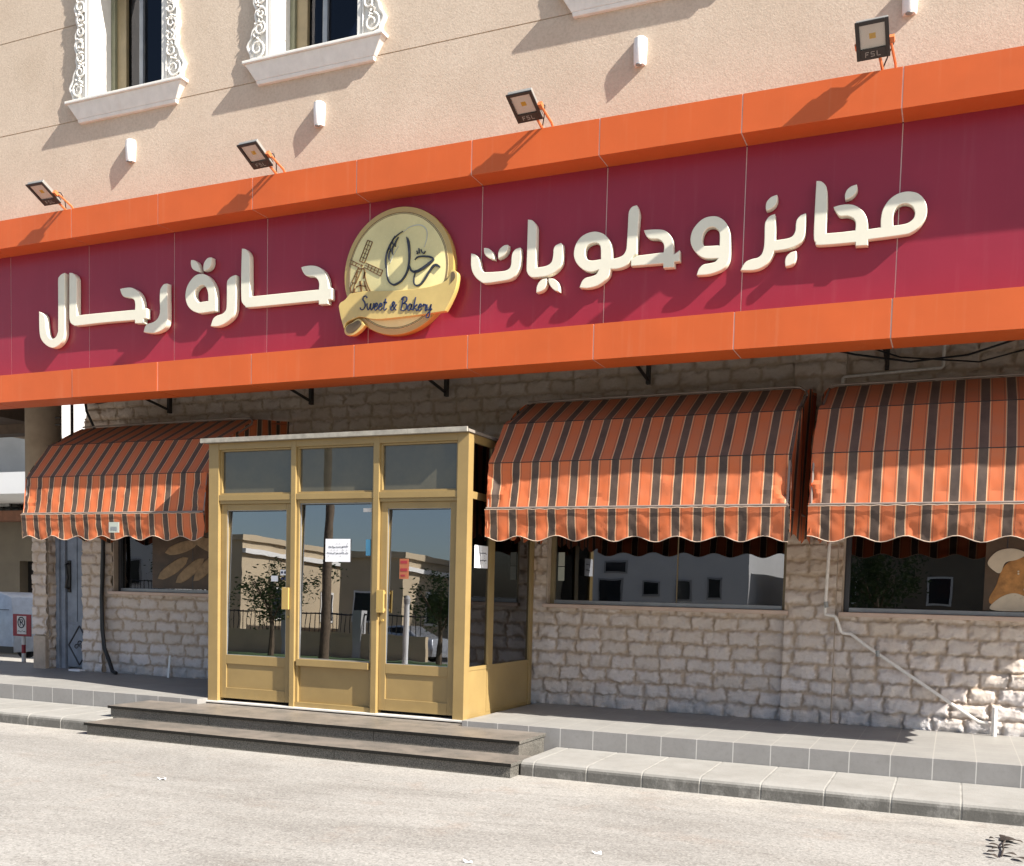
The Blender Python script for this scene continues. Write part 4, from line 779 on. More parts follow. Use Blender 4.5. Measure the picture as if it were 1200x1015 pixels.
# ================================================================== floodlights on the sign
def floodlight():
    t = thing('floodlight', 'x', 'floodlight', (0, 9.27, 6.0), 'floodlights along the top of the sign')
    # local build around x=0
    ctr = Vector((0, 9.00, 6.12)); n_out = Vector((0, -.45, -.89)).normalized(); ex = Vector((1, 0, 0)); ey = n_out.cross(ex).normalized()
    if ey.y < 0: ey = -ey                      # runs towards the wall
    def P(a, b, c): return ctr+ex*a+ey*b+n_out*c
    def obox(mb, a0, a1, b0, b1, c0, c1): mb.hexa([P(a0,b0,c0),P(a1,b0,c0),P(a1,b1,c0),P(a0,b1,c0),P(a0,b0,c1),P(a1,b0,c1),P(a1,b1,c1),P(a0,b1,c1)])
    mb = MB(); obox(mb, -.122, .122, -.145, .145, -.045, -.004)
    for k in range(7): obox(mb, -.09+.03*k-.004, -.09+.03*k+.004, -.11, .11, -.068, -.046)
    mb.build('housing', 'lamp_grey', t, bevel=.006)
    fr = MB(); obox(fr, -.13, -.098, -.155, .155, -.003, .012); obox(fr, .098, .13, -.155, .155, -.003, .012); obox(fr, -.0975, .0975, -.155, -.125, -.003, .012); obox(fr, -.0975, .0975, .068, .155, -.003, .012)
    fo = fr.build('front_frame', 'black_metal', t, bevel=.003)
    tx = MB()                                  # small white maker's letters F S L on the frame
    def seg(a0, b0, a1, b1):
        d = .003
        obox(tx, min(a0, a1)-d, max(a0, a1)+d, min(b0, b1)-d, max(b0, b1)+d, .0125, .0135)
    def LT(ox, segs):
        for s_ in segs: seg(ox+s_[0]*.03, .128-s_[1]*.036, ox+s_[2]*.03, .128-s_[3]*.036)
    LT(-.060, ((0,0,0,1),(0,1,.8,1),(0,.5,.6,.5))); LT(-.016, ((0,1,.8,1),(0,.5,0,1),(0,.5,.8,.5),(.8,0,.8,.5),(0,0,.8,0))); LT(.030, ((0,0,0,1),(0,0,.8,0)))
    tx.build('maker_letters', 'lamp_grey', fo)
    rf = MB(); a, b0, b1 = .097, -.124, .067
    cc = P(0, -.03, -.0035)
    vs = [P(-a,b0,-.002),P(a,b0,-.002),P(a,b1,-.002),P(-a,b1,-.002),P(-.025,-.05,-.0038),P(.025,-.05,-.0038),P(.025,-.005,-.0038),P(-.025,-.005,-.0038)]
    rf.add(vs, [(0,1,5,4),(1,2,6,5),(2,3,7,6),(3,0,4,7)]); rf.cur = 1; rf.add(vs[4:], [(0,1,2,3)])
    rf.build('reflector', ['reflector', 'led'], t)
    ln = MB(); obox(ln, -.0972, .0972, -.1245, .0675, .003, .006); ln.build('lens', 'lens', t)
    ar = MB(); ar.tube([P(.135, .03, -.02), P(.135, .09, -.05), (.16, 9.26, 6.05), (.165, 9.30, 6.005)], .012, 6); ar.tube([P(-.135, .03, -.02), P(-.135, .09, -.05)], .012, 6)
    ar.tube([P(-.135, .09, -.05), P(.135, .09, -.05)], .012, 6); obox(ar, .124, .165, .01, .06, -.04, .0)
    ar.tube([P(.03, .09, -.05), (.06, 9.27, 6.02), (.06, 9.30, 6.0)], .013, 6)
    ar.build('arm', 'orange_paint', t)
    cb = MB(); cb.tube([P(.05, 0, -.05), P(.16, .08, -.07), (.10, 9.22, 6.1), (.04, 9.30, 6.01)], .006, 5); cb.build('cable', 'cable', t)
    return t
fl0 = floodlight()
FL = [(-9.99, 'leftmost black floodlight on the sign, nearest the left edge of the photo', 0, (0, 0)),
      (-6.95, 'black floodlight above the sign between the two shuttered windows', 0, (0, 0)),
      (-3.88, 'black floodlight on the sign just right above the round gold emblem', R(2), (0, 0)),
      (-.83, 'rightmost and largest looking black floodlight, above the right word of the sign', R(-18), (0, 0))]
for i, (x, lab, tl, _) in enumerate(FL):
    o = fl0 if i == 0 else dup(fl0)
    o.location.x = x; o['label'] = lab
    o.rotation_euler = (tl*.5, 0, R(random.uniform(-3, 3)))

# white wall lights
def wall_light():
    t = thing('wall_light', 'x', 'wall light', (0, YU, 6.74), 'white wall lights on the upper wall')
    mb = MB(); n = 14; prof = []
    for (z, r) in ((6.62, .052), (6.635, .060), (6.80, .066), (6.86, .062), (6.872, .05)):
        prof.append([(r*math.cos(a), YU-.008-r*1.1*math.sin(a), z) for a in np.linspace(0, math.pi, n)]+[(-r, YU, z), (r, YU, z)])
    vs = [p for ring in prof for p in ring]; m = n+2; fs = []
    for i in range(len(prof)-1):
        for k in range(m): fs.append((i*m+k, i*m+(k+1) % m, (i+1)*m+(k+1) % m, (i+1)*m+k))
    fs += [tuple(range(m)), tuple((len(prof)-1)*m+k for k in range(m))]
    mb.add(vs, fs); mb.build('shade', 'white_plastic', t, smooth=True)
    mb = MB(); mb.lathe([(.03, 0), (.03, -.006)], (0, YU-.045, 6.619), 14); mb.build('lamp_glass', 'grey_frame', t)
    mb = MB(); mb.box(-.05, .05, YU-.006, YU+.001, 6.66, 6.84); mb.build('back_plate', 'white_plastic', t)
    return t
wl = wall_light()
for i, (x, lab) in enumerate(((-9.27, 'small white wall light below the left upper window'), (-6.60, 'small white wall light below the second upper window'),
        (-2.99, 'small white wall light right of the third floodlight, mid wall'), (-.605, 'small white wall light cut by the top edge above the rightmost floodlight'))):
    o = wl if i == 0 else dup(wl)
    o.location.x = x; o['label'] = lab
    if i == 0: pass

# ================================================================== glazed entrance porch
YV = 9.28; ZV = .276
porch = thing('entrance_porch', 'gold framed glass entrance porch with two doors and a flat board roof', 'porch', (-6.150, YV, ZV))
XL, XR = -7.787, -4.53
def pbox(name, *a, mat='gold', parent=None, bevel=.004):
    mb = MB(); mb.box(*a); return mb.build(name, mat, parent or porch, bevel=bevel)
# front posts, side rear posts
for a, b in ((XL, -7.650), (-6.671, -6.609), (-5.634, -5.565), (-4.655, XR)):
    pbox('post', a, b, YV, YV+.12, ZV, 3.1964)
for x0, x1 in ((XL, XL+.06), (XR-.06, XR)):
    pbox('post', x0, x1, 11.0, 11.09, 0.2934, 3.1964)
pbox('header', -7.649, -4.656, YV+.004, YV+.11, 3.1228, 3.1962)
for x0, x1 in ((XL+.004, XL+.05), (XR-.05, XR-.004)):
    pbox('side_header', x0, x1, YV+.121, 10.999, 3.1129, 3.1962)
bays = [(-7.649, -6.672), (-6.608, -5.635), (-5.564, -4.656)]
for a, b in bays: pbox('transom_bar', a, b, YV+.006, YV+.10, 2.5549, 2.6217)
for a, b in bays:
    f = MB(); f.box(a, a+.022, YV+.03, YV+.09, 2.6227, 3.1218); f.box(b-.022, b, YV+.03, YV+.09, 2.6227, 3.1218)
    f.box(a+.0225, b-.0225, YV+.03, YV+.09, 2.6227, 2.6414); f.box(a+.0225, b-.0225, YV+.03, YV+.09, 3.1031, 3.1218)
    fo = f.build('transom_window', 'gold', porch, bevel=.002)
    p = MB(); p.box(a+.023, b-.023, YV+.062, YV+.068, 2.6423, 3.1021); p.build('pane', 'glass_film', fo)
# white threshold
pbox('threshold', -7.830, -4.441, YV-.03, YV+.11, ZV-.002, ZV+.018, mat='marble', bevel=.003)
def leaning_pane(x0, x1, ym, z0, z1, parent):
    """glass sheet set a little out of plumb in its rebate, top leaning in"""
    d = math.tan(R(1.35))*(z1-z0)/2; mb = MB()
    mb.hexa([(x0, ym-d-.003, z0), (x1, ym-d-.003, z0), (x1, ym-d+.003, z0), (x0, ym-d+.003, z0), (x0, ym+d-.003, z1), (x1, ym+d-.003, z1), (x1, ym+d+.003, z1), (x0, ym+d+.003, z1)])
    return mb.build('pane', 'glass', parent)
def glazed_door(a, b, hside):
    y0, y1 = YV+.045, YV+.09
    zb, zt = 0.3278, 2.5186
    fr = MB(); fr.box(a, b, YV+.02, YV+.10, 2.5195, 2.5544)
    fr.build('door_head', 'gold', porch, bevel=.002)
    d = MB(); st = .085
    d.box(a+.003, a+st, y0, y1, zb, zt); d.box(b-st, b-.003, y0, y1, zb, zt)
    d.box(a+st+.0005, b-st-.0005, y0, y1, 2.4498, zt); d.box(a+st+.0005, b-st-.0005, y0, y1, 0.7207, 0.8239); d.box(a+st+.0005, b-st-.0005, y0, y1, zb, 0.4506)
    do = d.build('door', 'gold', porch, bevel=.004)
    p = MB(); p.box(a+st, b-st, y0+.016, y1-.01, 0.4506, 0.7207); p.build('kick_panel', 'gold', do)
    leaning_pane(a+st, b-st, y0+.034, 0.8239, 2.4498, do)
    g = MB()
    for q in (a+st, b-st): g.box(q-.006, q+.006, y0+.006, y0+.017, 0.8239, 2.4498)
    g.box(a+st, b-st, y0+.006, y0+.017, 2.4439, 2.4547); g.box(a+st, b-st, y0+.006, y0+.017, 0.8180, 0.8298)
    g.build('glazing_bead', 'grey_frame', do)
    hx = a+.045 if hside < 0 else b-.045
    h = MB(); h.box(hx-.045, hx+.045, y0-.07, y0-.045, 1.36, 1.60); h.box(hx-.03, hx+.03, y0-.0445, y0, 1.375, 1.405); h.box(hx-.03, hx+.03, y0-.0445, y0, 1.555, 1.585)
    h.build('handle', 'gold_bright', do, bevel=.005)
    k = MB(); k.lathe([(.014, 0), (.014, -.012)], (hx, y0-.0, 1.28), 12, 'y'); k.build('lock', 'gold_rim', do)
    return do
glazed_door(bays[0][0], bays[0][1], 1); glazed_door(bays[2][0], bays[2][1], -1)
# fixed middle light
a, b = bays[1]
f = MB(); f.box(a, a+.03, YV+.03, YV+.10, 0.3474, 2.5544); f.box(b-.03, b, YV+.03, YV+.10, 0.3474, 2.5544); f.box(a+.0305, b-.0305, YV+.03, YV+.10, 2.5186, 2.5544)
f.box(a, b, YV+.02, YV+.10, 0.2934, 0.3469); f.box(a+.031, b-.031, YV-.004, YV+.10, 0.7502, 0.8239)
fo = f.build('fixed_window', 'gold', porch, bevel=.003)
leaning_pane(a+.03, b-.03, YV+.075, 0.8239, 2.5186, fo)
p = MB(); p.box(a+.03, b-.03, YV+.06, YV+.075, 0.3474, 0.7492); p.build('kick_panel', 'gold', fo)
g = MB(); g.box(a+.030, a+.042, YV+.05, YV+.061, 0.8239, 2.5186); g.box(b-.042, b-.03, YV+.05, YV+.061, 0.8239, 2.5186); g.box(a+.043, b-.043, YV+.05, YV+.061, 2.5068, 2.5176); g.box(a+.043, b-.043, YV+.05, YV+.061, 0.8249, 0.8357)
g.build('glazing_bead', 'grey_frame', fo)
# sides
for (x0, x1, xs_) in ((XR-.05, XR-.006, 1), (XL+.006, XL+.05, -1)):
    f = MB(); xm0, xm1 = x0, x1
    f.box(x0, x1, YV+.121, 10.999, .285, 0.3229); f.box(x0, x1, YV+.121, 10.999, 0.7895, 0.8288); f.box(x0, x1, YV+.121, 10.999, 2.5480, 2.6217)
    f.box(x0, x1, 9.85, 9.985, 0.3238, 0.7890); f.box(x0, x1, 9.85, 9.985, 0.8293, 2.5475); f.box(x0, x1, 9.85, 9.985, 2.6227, 3.1119)
    so_ = f.build('side_frame', 'gold', porch, bevel=.003)
    xm = (x0+x1)/2
    p = MB()
    for ya, yb in ((YV+.121, 9.85), (9.985, 10.999)): p.box(xm-.008, xm+.014*xs_+.002, ya, yb, 0.3238, 0.7890)
    p.build('kick_panel', 'gold', so_)
    for ya, yb in ((YV+.121, 9.85), (9.985, 10.999)):
        for za, zb_ in ((0.8298, 2.5475), (2.6227, 3.1119)):
            p = MB(); p.box(xm-.003, xm+.003, ya, yb, za, zb_); p.build('pane', 'glass_dark', so_)
rf = MB(); rf.box(-7.850, -4.519, YV-.075, YV-.05, 3.1935, 3.2426)
rf.build('roof_edge', 'wood_board', porch, bevel=.002)
rf = MB(); rf.box(-7.835, -4.512, YV-.049, 11.08, 3.1969, 3.2259); rf.build('roof', 'roofing', porch, bevel=.003)

# notices and stickers on the glass
def paper(name, lab, cat, corners, lines, mat='paper', ink='ink', seed=1):
    """corners TL,TR,BL as vectors; thin sheet with handwriting"""
    TL, TR, BL = map(Vector, corners); ex = TR-TL; ey = BL-TL; n = ex.cross(ey).normalized(); 
    if n.y > 0 or n.x < -.5: n = -n
    t = thing(name, lab, cat, tuple(TL))
    mb = MB(); q = [TL, TR, TR+ey, BL]; mb.hexa([p for p in q]+[p+n*.002 for p in q]); mb.build('sheet', mat, t)
    if lines:
        wr = MB(); lr = random.Random(seed)
        for (v0, u0, u1, h) in lines:
            u = u1
            while u > u0:
                w_ = lr.uniform(.05, .12); 
                pts = []
                for k in range(7):
                    uu_ = u-w_*k/6; vv = v0+h*lr.uniform(-.5, .5)*(1 if k % 2 else .4)
                    pts.append(TL+ex*uu_+ey*vv+n*.0035)
                wr.tube(pts, .0024, 4)
                if lr.random() < .7:
                    c_ = TL+ex*(u-w_*.5)+ey*(v0+h*lr.choice((-1.1, 1.1)))+n*.0035; wr.tube([c_, c_+ex*.012], .004, 4)
                u -= w_+.03
        wr.build('handwriting', ink, t)
    return t
yg = YV+.074
paper('paper_notice', 'white paper notice with two handwritten lines on the middle porch glass', 'notice',
    ((-6.263, yg, 2.135), (-5.949, yg, 2.135), (-6.263, yg, 1.89)), [(.34, .12, .92, .12), (.62, .12, .92, .12)], seed=3)
paper('paper_notice', 'white paper notice on the right side glass of the porch', 'notice',
    ((-4.500, 9.40, 2.08), (-4.500, 9.72, 2.08), (-4.500, 9.40, 1.85)), [(.34, .35, .9, .1), (.66, .4, .9, .1)], seed=5)
yd = YV+.0745
t = thing('door_sticker', 'small white square sticker with dark symbols on the left porch door', 'sticker', (-6.80, yd, 1.7))
mb = MB(); mb.box(-6.852, -6.764, yd, yd+.003, 1.735, 1.795); mb.box(-6.975, -6.885, yd, yd+.003, 1.665, 1.728); mb.build('label_sheet', 'paper', t)
mb = MB()
for cx_, cz_ in ((-6.83, 1.765), (-6.788, 1.765), (-6.83, 1.697), (-6.788, 1.697)): mb.lathe([(.015, 0), (.015, -.002)], (cx_, yd, cz_), 10, 'y')
mb.build('symbols', 'navy', t)
mb = MB(); mb.box(-5.80, -5.70, YV+.084, YV+.087, 2.42, 2.46); tag(mb.build('glass_label', 'sign_white'), 'small pale label in the top right corner of the middle porch glass', 'sticker')
mb = MB(); mb.box(-5.757, -5.70, yg, yg+.003, 1.96, 2.13); tag(mb.build('glass_sticker', 'sky_blue'), 'light blue torn sticker at the right edge of middle porch glass', 'sticker')
t = thing('hanging_flyer', 'red and orange flyer behind the glass of the right porch door', 'flyer', (-5.29, YV+.08, 1.8))
mb = MB(); mb.box(-5.345, -5.237, YV+.0765, YV+.079, 1.72, 1.93); mb.build('sheet', 'flyer_paper', t)
mb = MB(); mb.box(-5.332, -5.252, YV+.0745, YV+.0763, 1.88, 1.91); mb.box(-5.332, -5.252, YV+.0745, YV+.0763, 1.80, 1.83); mb.box(-5.327, -5.278, YV+.0745, YV+.0763, 1.745, 1.765); mb.build('print', 'red', t)

# ================================================================== striped awnings
def awning(label, x0, x1, phase, seed, left=True):
    t = thing('window_awning', label, 'awning', ((x0+x1)/2, 10.2, 2.4), 'striped awnings over the shop windows')
    prof = [(11.09, 3.745), (10.42, 3.668), (9.87, 3.362), (9.518, 2.912), (9.45, 2.432)]
    # resample profile
    pp = []
    for i in range(len(prof)-1):
        k = (3, 6, 10, 12)[i]
        for j in range(k): pp.append(tuple(np.array(prof[i])+(np.array(prof[i+1])-np.array(prof[i]))*j/k))
    pp.append(prof[-1]); pp = np.array(pp); m = len(pp)
    n = int((x1-x0)/.022)+1; xs = np.linspace(x0, x1, n)
    Xg, S = np.meshgrid(xs, np.linspace(0, 1, m), indexing='ij')
    Yg = np.tile(pp[:, 0], (n, 1)); Zg = np.tile(pp[:, 1], (n, 1))
    endd = np.exp(-np.minimum(Xg-x0, x1-Xg)/.16)
    rows = np.tile(np.arange(m), (n, 1))
    low = np.clip((rows-(m-17))/6, 0, 1); fold = np.minimum(np.minimum(abs(rows-9), abs(rows-19)), abs(rows-31)); free = np.clip(fold/3, 0, 1)
    wr = (fbm(Xg*3.2, Zg*3.0, seed)-.47)*.045*low+(fbm(Xg*11, Zg*7, seed+4)-.47)*.085*endd*low+(fbm(Xg*1.1, Zg*2, seed+8)-.47)*.020
    crease = -np.abs(fbm(Xg*5+Zg*4, Zg*6-Xg*3, seed+14)-.47)*.075*(.25+endd*1.6)*low
    Yg = Yg-(wr+crease)*(.12+.88*np.maximum(free, endd*.8))+.006*free
    # ends: corner rounded back at the top
    rb = np.clip(1-np.minimum(Xg-x0, x1-Xg)/.10, 0, 1); Zg = Zg-.05*rb**2*(rows < 8)
    Xn = Xg+(fbm(Zg*3, Xg*0+seed, seed+3)-.47)*.03*endd*low
    su = (Xg-phase)/.2085
    cn = grid_mesh('canopy', np.stack([Xn, Yg, Zg], -1), 'cloth', t, {'su': su})
    mb = MB()
    for r_ in (9, 19): mb.tube([(Xn[i, r_], Yg[i, r_]-.001, Zg[i, r_]+.001) for i in range(0, n, 4)], .0045, 5)
    mb.build('seam', 'rust', cn)
    bm = bmesh.new(); bm.from_mesh(cn.data)
    for e in bm.edges:
        if len(e.link_faces) == 2 and e.calc_face_angle(0) > R(7) and abs(e.verts[0].co.x-e.verts[1].co.x) > .01 and abs(e.verts[0].co.z-e.verts[1].co.z) < .006: e.smooth = False
    bm.to_mesh(cn.data); bm.free()
    # valance with scalloped edge
    k = 12; Xv, Sv = np.meshgrid(np.linspace(x0, x1, n), np.linspace(0, 1, k), indexing='ij')
    per = .405; sc = .5+.5*np.cos((Xv-phase-.04)/per*2*np.pi)
    sc = 1-np.sqrt(np.clip(1-sc, 0, 1))*.9-.05
    depth = .262+.055*(.5+.5*np.cos((Xv-phase-.10)/per*2*np.pi)); 
    zv = 2.438-depth*Sv+.012*(fbm(Xv*2, Xv*0, seed+1)-.47)*Sv
    yv = 9.446-.004+(.030*Sv+(fbm(Xv*7+Sv*1.5, Sv*2, seed+6)-.47)*.075*Sv*(1.2-.4*Sv))+(fbm(Xv*18-Sv*3, Sv*3, seed+7)-.47)*.018*Sv
    xv = Xv+(fbm(Sv*2, Xv*4, seed+2)-.47)*.02*Sv
    val = grid_mesh('valance', np.stack([xv, yv, zv], -1), 'cloth', t, {'su': (Xv-phase)/.2085})
    mb = MB(); mb.tube([(xv[i, -1], yv[i, -1]-.002, zv[i, -1]) for i in range(0, n, 2)], .0042, 5); mb.tube([(xv[i, 0], yv[i, 0]-.010, 2.437+.004*math.sin(i)) for i in range(0, n, 3)], .0035, 5)
    mb.build('piping', 'piping', val)
    mb = MB(); mb.tube([(x0+.01, 9.452, 2.452), (x1-.01, 9.452, 2.452)], .012, 8); mb.tube([(x0+.01, 9.475, 2.425), (x1-.01, 9.475, 2.425)], .012, 8)
    for xx in (x0+.02, x1-.02):
        mb.tube([(xx, p[0]+.02, p[1]-.02) for p in prof[1:]], .012, 6); mb.tube([(xx, 9.48, 2.44), (xx, 11.08, 2.44)], .012, 6)
    mb.tube([(x0+.05, 10.40, 3.680), (x1-.18, 10.40, 3.685), (x1-.08, 10.39, 3.675), (x1-.02, 10.36, 3.63), (x1, 10.30, 3.58)], .010, 6)
    mb.build('frame', 'awning_steel', t)
    # striped end cloths
    for xx in (x0+.006, x1-.006):
        ny = 28; nz = 22; Pp = np.zeros((ny, nz, 3)); su2 = np.zeros((ny, nz))
        yy = np.linspace(9.455, 11.08, ny)
        order = np.argsort(pp[:, 0]); top = np.interp(yy, pp[order, 0], pp[order, 1])
        for i in range(ny):
            zz = np.linspace(2.19+.03*math.sin(yy[i]*16), top[i]-.004, nz)
            Pp[i, :, 0] = xx+(.02*np.sin(yy[i]*9+zz*2)); Pp[i, :, 1] = yy[i]; Pp[i, :, 2] = zz; su2[i] = yy[i]/.2085
        grid_mesh('end_cloth', Pp, 'cloth', t, {'su': su2})
    return t
A1 = awning('striped orange and black awning left of the gold porch, over the side door', -10.90, -8.0, -10.668-.02, 21)
A2 = awning('striped orange and black awning just right of the gold porch', -4.415, -1.405, -4.355, 37)
A3 = awning('striped orange and black awning at the right edge, running out of the photo', -1.24, 1.9, -1.128, 52)
mb = MB(); mb.box(-9.40, -9.24, 9.405, 9.41, 2.21, 2.335)
tg = mb.build('care_patch', 'sticker', A1); mb = MB(); mb.box(-9.37, -9.27, 9.403, 9.4045, 2.235, 2.28); mb.build('print', 'grey_frame', tg)

# ================================================================== pipes and cables
pp_ = thing('drain_pipe', 'thin white plastic drain pipe zigzagging down the stone wall on the right', 'pipe', (-1.2, 11.0, .32))
mb = MB(); mb.tube([(-1.20, 10.99, 2.75), (-1.226, 10.99, 1.50), (-1.22, 10.99, 1.46), (-1.13, 10.99, 1.445), (-1.11, 10.99, 1.42), (-1.066, 11.03, 1.29), (-1.04, 11.04, 1.270), (-.97, 11.04, 1.266), (-.93, 11.04, 1.24), (-.834, 11.04, 1.165), (-.02, 11.03, .632), (.24, 11.03, .465), (.28, 11.03, .445), (.36, 11.03, .44)], .017, 8)
mb.build('pipe', 'pvc', pp_, smooth=True)
mb = MB(); mb.tube([(.41, 11.02, .60), (.415, 11.02, .30)], .024, 8); mb.build('ground_stub', 'pvc', pp_, smooth=True)
for (x, y, z) in ((-1.222, 10.985, 1.56), (-.70, 11.035, 1.077)): mb = MB(); mb.tube([(x, y, z+.03), (x+.01, y, z-.03)], .023, 8); mb.build('collar', 'steel', pp_)
mb = MB(); mb.tube([(-1.16, 11.03, 3.80), (-1.16, 11.03, 3.87), (-1.145, 11.03, 3.885), (-.235, 11.03, 3.915), (-.218, 11.03, 3.93), (-.216, 11.03, 4.30)], .016, 8)
tag(mb.build('conduit_pipe', 'pvc', smooth=True), 'pale bent conduit pipe on the dark wall above the right awning', 'pipe')
mb = MB(); mb.tube([(-11.12, 11.02, 2.7), (-11.10, 11.00, 1.9), (-11.13, 11.0, 1.4), (-11.12, 11.0, .95), (-11.06, 10.98, .68), (-10.95, 10.96, .50), (-10.86, 10.93, .36), (-10.78, 10.92, .335)], .028, 8)
mb.tube([(-11.09, 11.0, 2.7), (-11.13, 10.99, 1.7), (-11.08, 10.98, .9), (-10.98, 10.95, .52)], .014, 6)
tag(mb.build('hanging_cable', 'cable', smooth=True), 'thick black cable hanging down the stone pier by the left window', 'cable')
mb = MB()
mb.tube([(-1.5, 10.4, 4.10), (-1.0, 10.5, 3.98), (-.5, 10.6, 3.90), (0, 10.6, 3.93), (.6, 10.5, 4.08), (1.2, 10.4, 4.22)], .010, 5)
mb.tube([(-1.2, 10.4, 4.15), (-.6, 10.7, 3.97), (.1, 10.7, 3.88), (.8, 10.6, 4.02), (1.3, 10.6, 4.2)], .008, 5)
tag(mb.build('slack_cables', 'cable', smooth=True), 'slack black cables under the sign above the right awning', 'cable')
mb = MB()
mb.tube([(-11.35, 10.9, 4.28), (-11.30, 10.9, 4.0), (-11.15, 10.9, 3.75)], .018, 6); mb.tube([(-11.4, 10.9, 4.2), (-11.1, 10.9, 4.10), (-10.8, 10.9, 4.13), (-10.6, 10.9, 4.25)], .016, 6)
tag(mb.build('loose_cables', 'cable', smooth=True), 'loose black cables under the sign above the left awning', 'cable')
mb = MB(); mb.tube([(-12.0, 11.3, 2.9), (-12.0, 11.3, 4.30)], .022, 8)
for z in (3.9, 4.0): mb.tube([(-12.22, 11.2, z), (-12.12, 11.2, z)], .014, 6)
tag(mb.build('steel_pole', 'rust'), 'thin dark upright pole in the bright gap left of the wall', 'pole')
mb = MB(); mb.hexa([(-9.93, 10.99, .318), (-9.90, 10.99, .318), (-9.90, 11.0, .318), (-9.93, 11.0, .318), (-9.95, 11.05, .62), (-9.92, 11.05, .62), (-9.92, 11.06, .62), (-9.95, 11.06, .62)])
tag(mb.build('plastic_strip', 'white_plastic'), 'short white strip leaning on the stone wall beside the porch', 'strip')
mb = MB(); mb.box(-11.72, -11.50, 10.95, 11.08, .3175, .345); tag(mb.build('cardboard_piece', 'paper', bevel=.004), 'small flat pale scrap at the foot of the side door', 'scrap')

# ================================================================== posters inside the windows
def loaf(mb, cx, cz, l, w, ang, y):
    n = 14
    for ring in range(1):
        pts = []
        for k in range(9):
            t = k/8; pts.append((cx+(t-.5)*l*math.cos(ang), y, cz+(t-.5)*l*math.sin(ang)))
        mb.tube(pts, [max(.002, w*math.sqrt(max(0, 1-(2*k/8-1)**2))) for k in range(9)], 10)
po = thing('bread_poster', 'sepia poster of bread loaves inside the left window', 'poster', (-9.7, 11.236, 1.55))
mb = MB(); mb.box(-10.42, -8.42, 11.238, 11.244, 1.545, 2.6); mb.build('backing', 'poster_dark', po)
mb = MB()
for (x, z, l, w_, a) in ((-10.05, 1.83, .62, .085, .5), (-9.75, 1.80, .60, .085, .6), (-9.45, 1.86, .62, .085, .7), (-9.9, 2.12, .6, .08, .25), (-9.4, 2.15, .6, .09, -.3), (-9.1, 1.75, .5, .09, .9)):
    loaf(mb, x, z, l, w_, a, 11.236)
lo = mb.build('loaves', 'crumb', po, smooth=True)
lo.scale = (1, .06, 1); lo.location.y += 0
mb = MB()
for k in range(40):
    x, z = random.uniform(-9.3, -8.5), random.uniform(1.58, 1.95); mb.lathe([(.018, 0), (.012, -.004)], (x, 11.237, z), 7, 'y')
mb.build('grains', 'crust', po)
po = thing('pastry_poster', 'food poster of golden pastry in the right window at the photo edge', 'poster', (.9, 11.236, 1.6))
mb = MB(); mb.box(.42, 1.66, 11.238, 11.244, 1.545, 2.6); mb.build('backing', 'poster_dark', po)
mb = MB(); q = [(.50, 1.60), (.53, 1.80), (.62, 2.02), (.9, 2.10), (1.3, 2.12), (1.6, 2.0), (1.6, 1.62, 1), (1.0, 1.58, 1)]
extruded('pastry', [q], 11.2325, 11.2375, 'crust', po, bev=.002)
extruded('cream_swirl', [[(.44, 2.02), (.52, 2.13), (.66, 2.16), (.78, 2.11), (.70, 2.05), (.60, 2.02), (.56, 1.92), (.50, 1.94)]], 11.228, 11.2322, 'sesame', po, bev=.002)
extruded('cream_swirl', [[(.50, 1.55), (.55, 1.66), (.68, 1.72), (.80, 1.68), (.90, 1.56)]], 11.228, 11.2322, 'sesame', po, bev=.002)
mb = MB()
for k in range(26):
    mb.lathe([(.010, 0), (.006, -.004)], (random.uniform(.7, 1.5), 11.232, random.uniform(1.65, 1.95)), 6, 'y')
mb.build('sesame_seeds', 'sesame', po)
po.location.x -= .16
mb = MB(); mb.box(-4.285, -4.21, 11.239, 11.2455, 1.93, 2.09); mb.box(-4.285, -4.21, 11.239, 11.2455, 1.76, 1.92)
tag(mb.build('window_sticker', 'sticker'), 'pair of grey green labels one above another at the left of the middle window', 'sticker')

# ================================================================== litter on the street
for (x, y, s, lab) in ((-1.951, 5.933, .026, 'white paper scrap on the street nearest the right kerb'), (-2.556, 5.36, .026, 'white paper scrap at the very bottom of the photo'), (-5.889, 6.464, .04, 'thin white scrap on the street below the left step')):
    mb = MB(); vs = []
    for k in range(6):
        a = k*1.05; r = s*random.uniform(.6, 1.2); vs.append((x+r*1.4*math.cos(a), y+r*.45*math.sin(a), .003+random.uniform(0, .020)*(k % 2)))
    vs.append((x, y, .007)); mb.add(vs, [(k, (k+1) % 6, 6) for k in range(6)])
    tag(mb.build('paper_scrap', 'paper'), lab, 'litter')
mb = MB()
def leafblade(mb, p, a, l, w_, lift):
    d = Vector((math.cos(a), math.sin(a), 0)); s = Vector((-d.y, d.x, 0)); P0 = Vector(p)
    pts = []
    for k in range(7):
        t = k/6; ww = 1.7*w_*math.sin(math.pi*min(1, t*.95+.04)); c = P0+d*l*t+Vector((0, 0, lift*math.sin(t*2.6)))
        pts.append((c+s*ww, c-s*ww))
    vs = [q for ab in pts for q in ab]; mb.add(vs, [(2*k, 2*k+1, 2*k+3, 2*k+2) for k in range(6)])
for (x, y, a, l, w_) in ((.36, 7.61, .3, .11, .035), (.34, 7.60, 3.4, .05, .02), (.42, 7.62, -.6, .10, .014), (.36, 7.40, 3.2, .08, .018), (.36, 7.41, .2, .08, .016), (.35, 7.30, 3.7, .06, .013), (.33, 7.18, 3.5, .07, .016), (.36, 7.19, -.4, .09, .018), (.42, 7.12, -.8, .10, .018), (.37, 7.68, 1.2, .05, .012), (.33, 7.06, 2.6, .06, .012)):
    leafblade(mb, (x, y, .006), a, l, w_, .018)
mb.tube([(.40, 7.62, .012), (.37, 7.45, .018), (.37, 7.30, .014), (.35, 7.10, .012)], .006, 5)
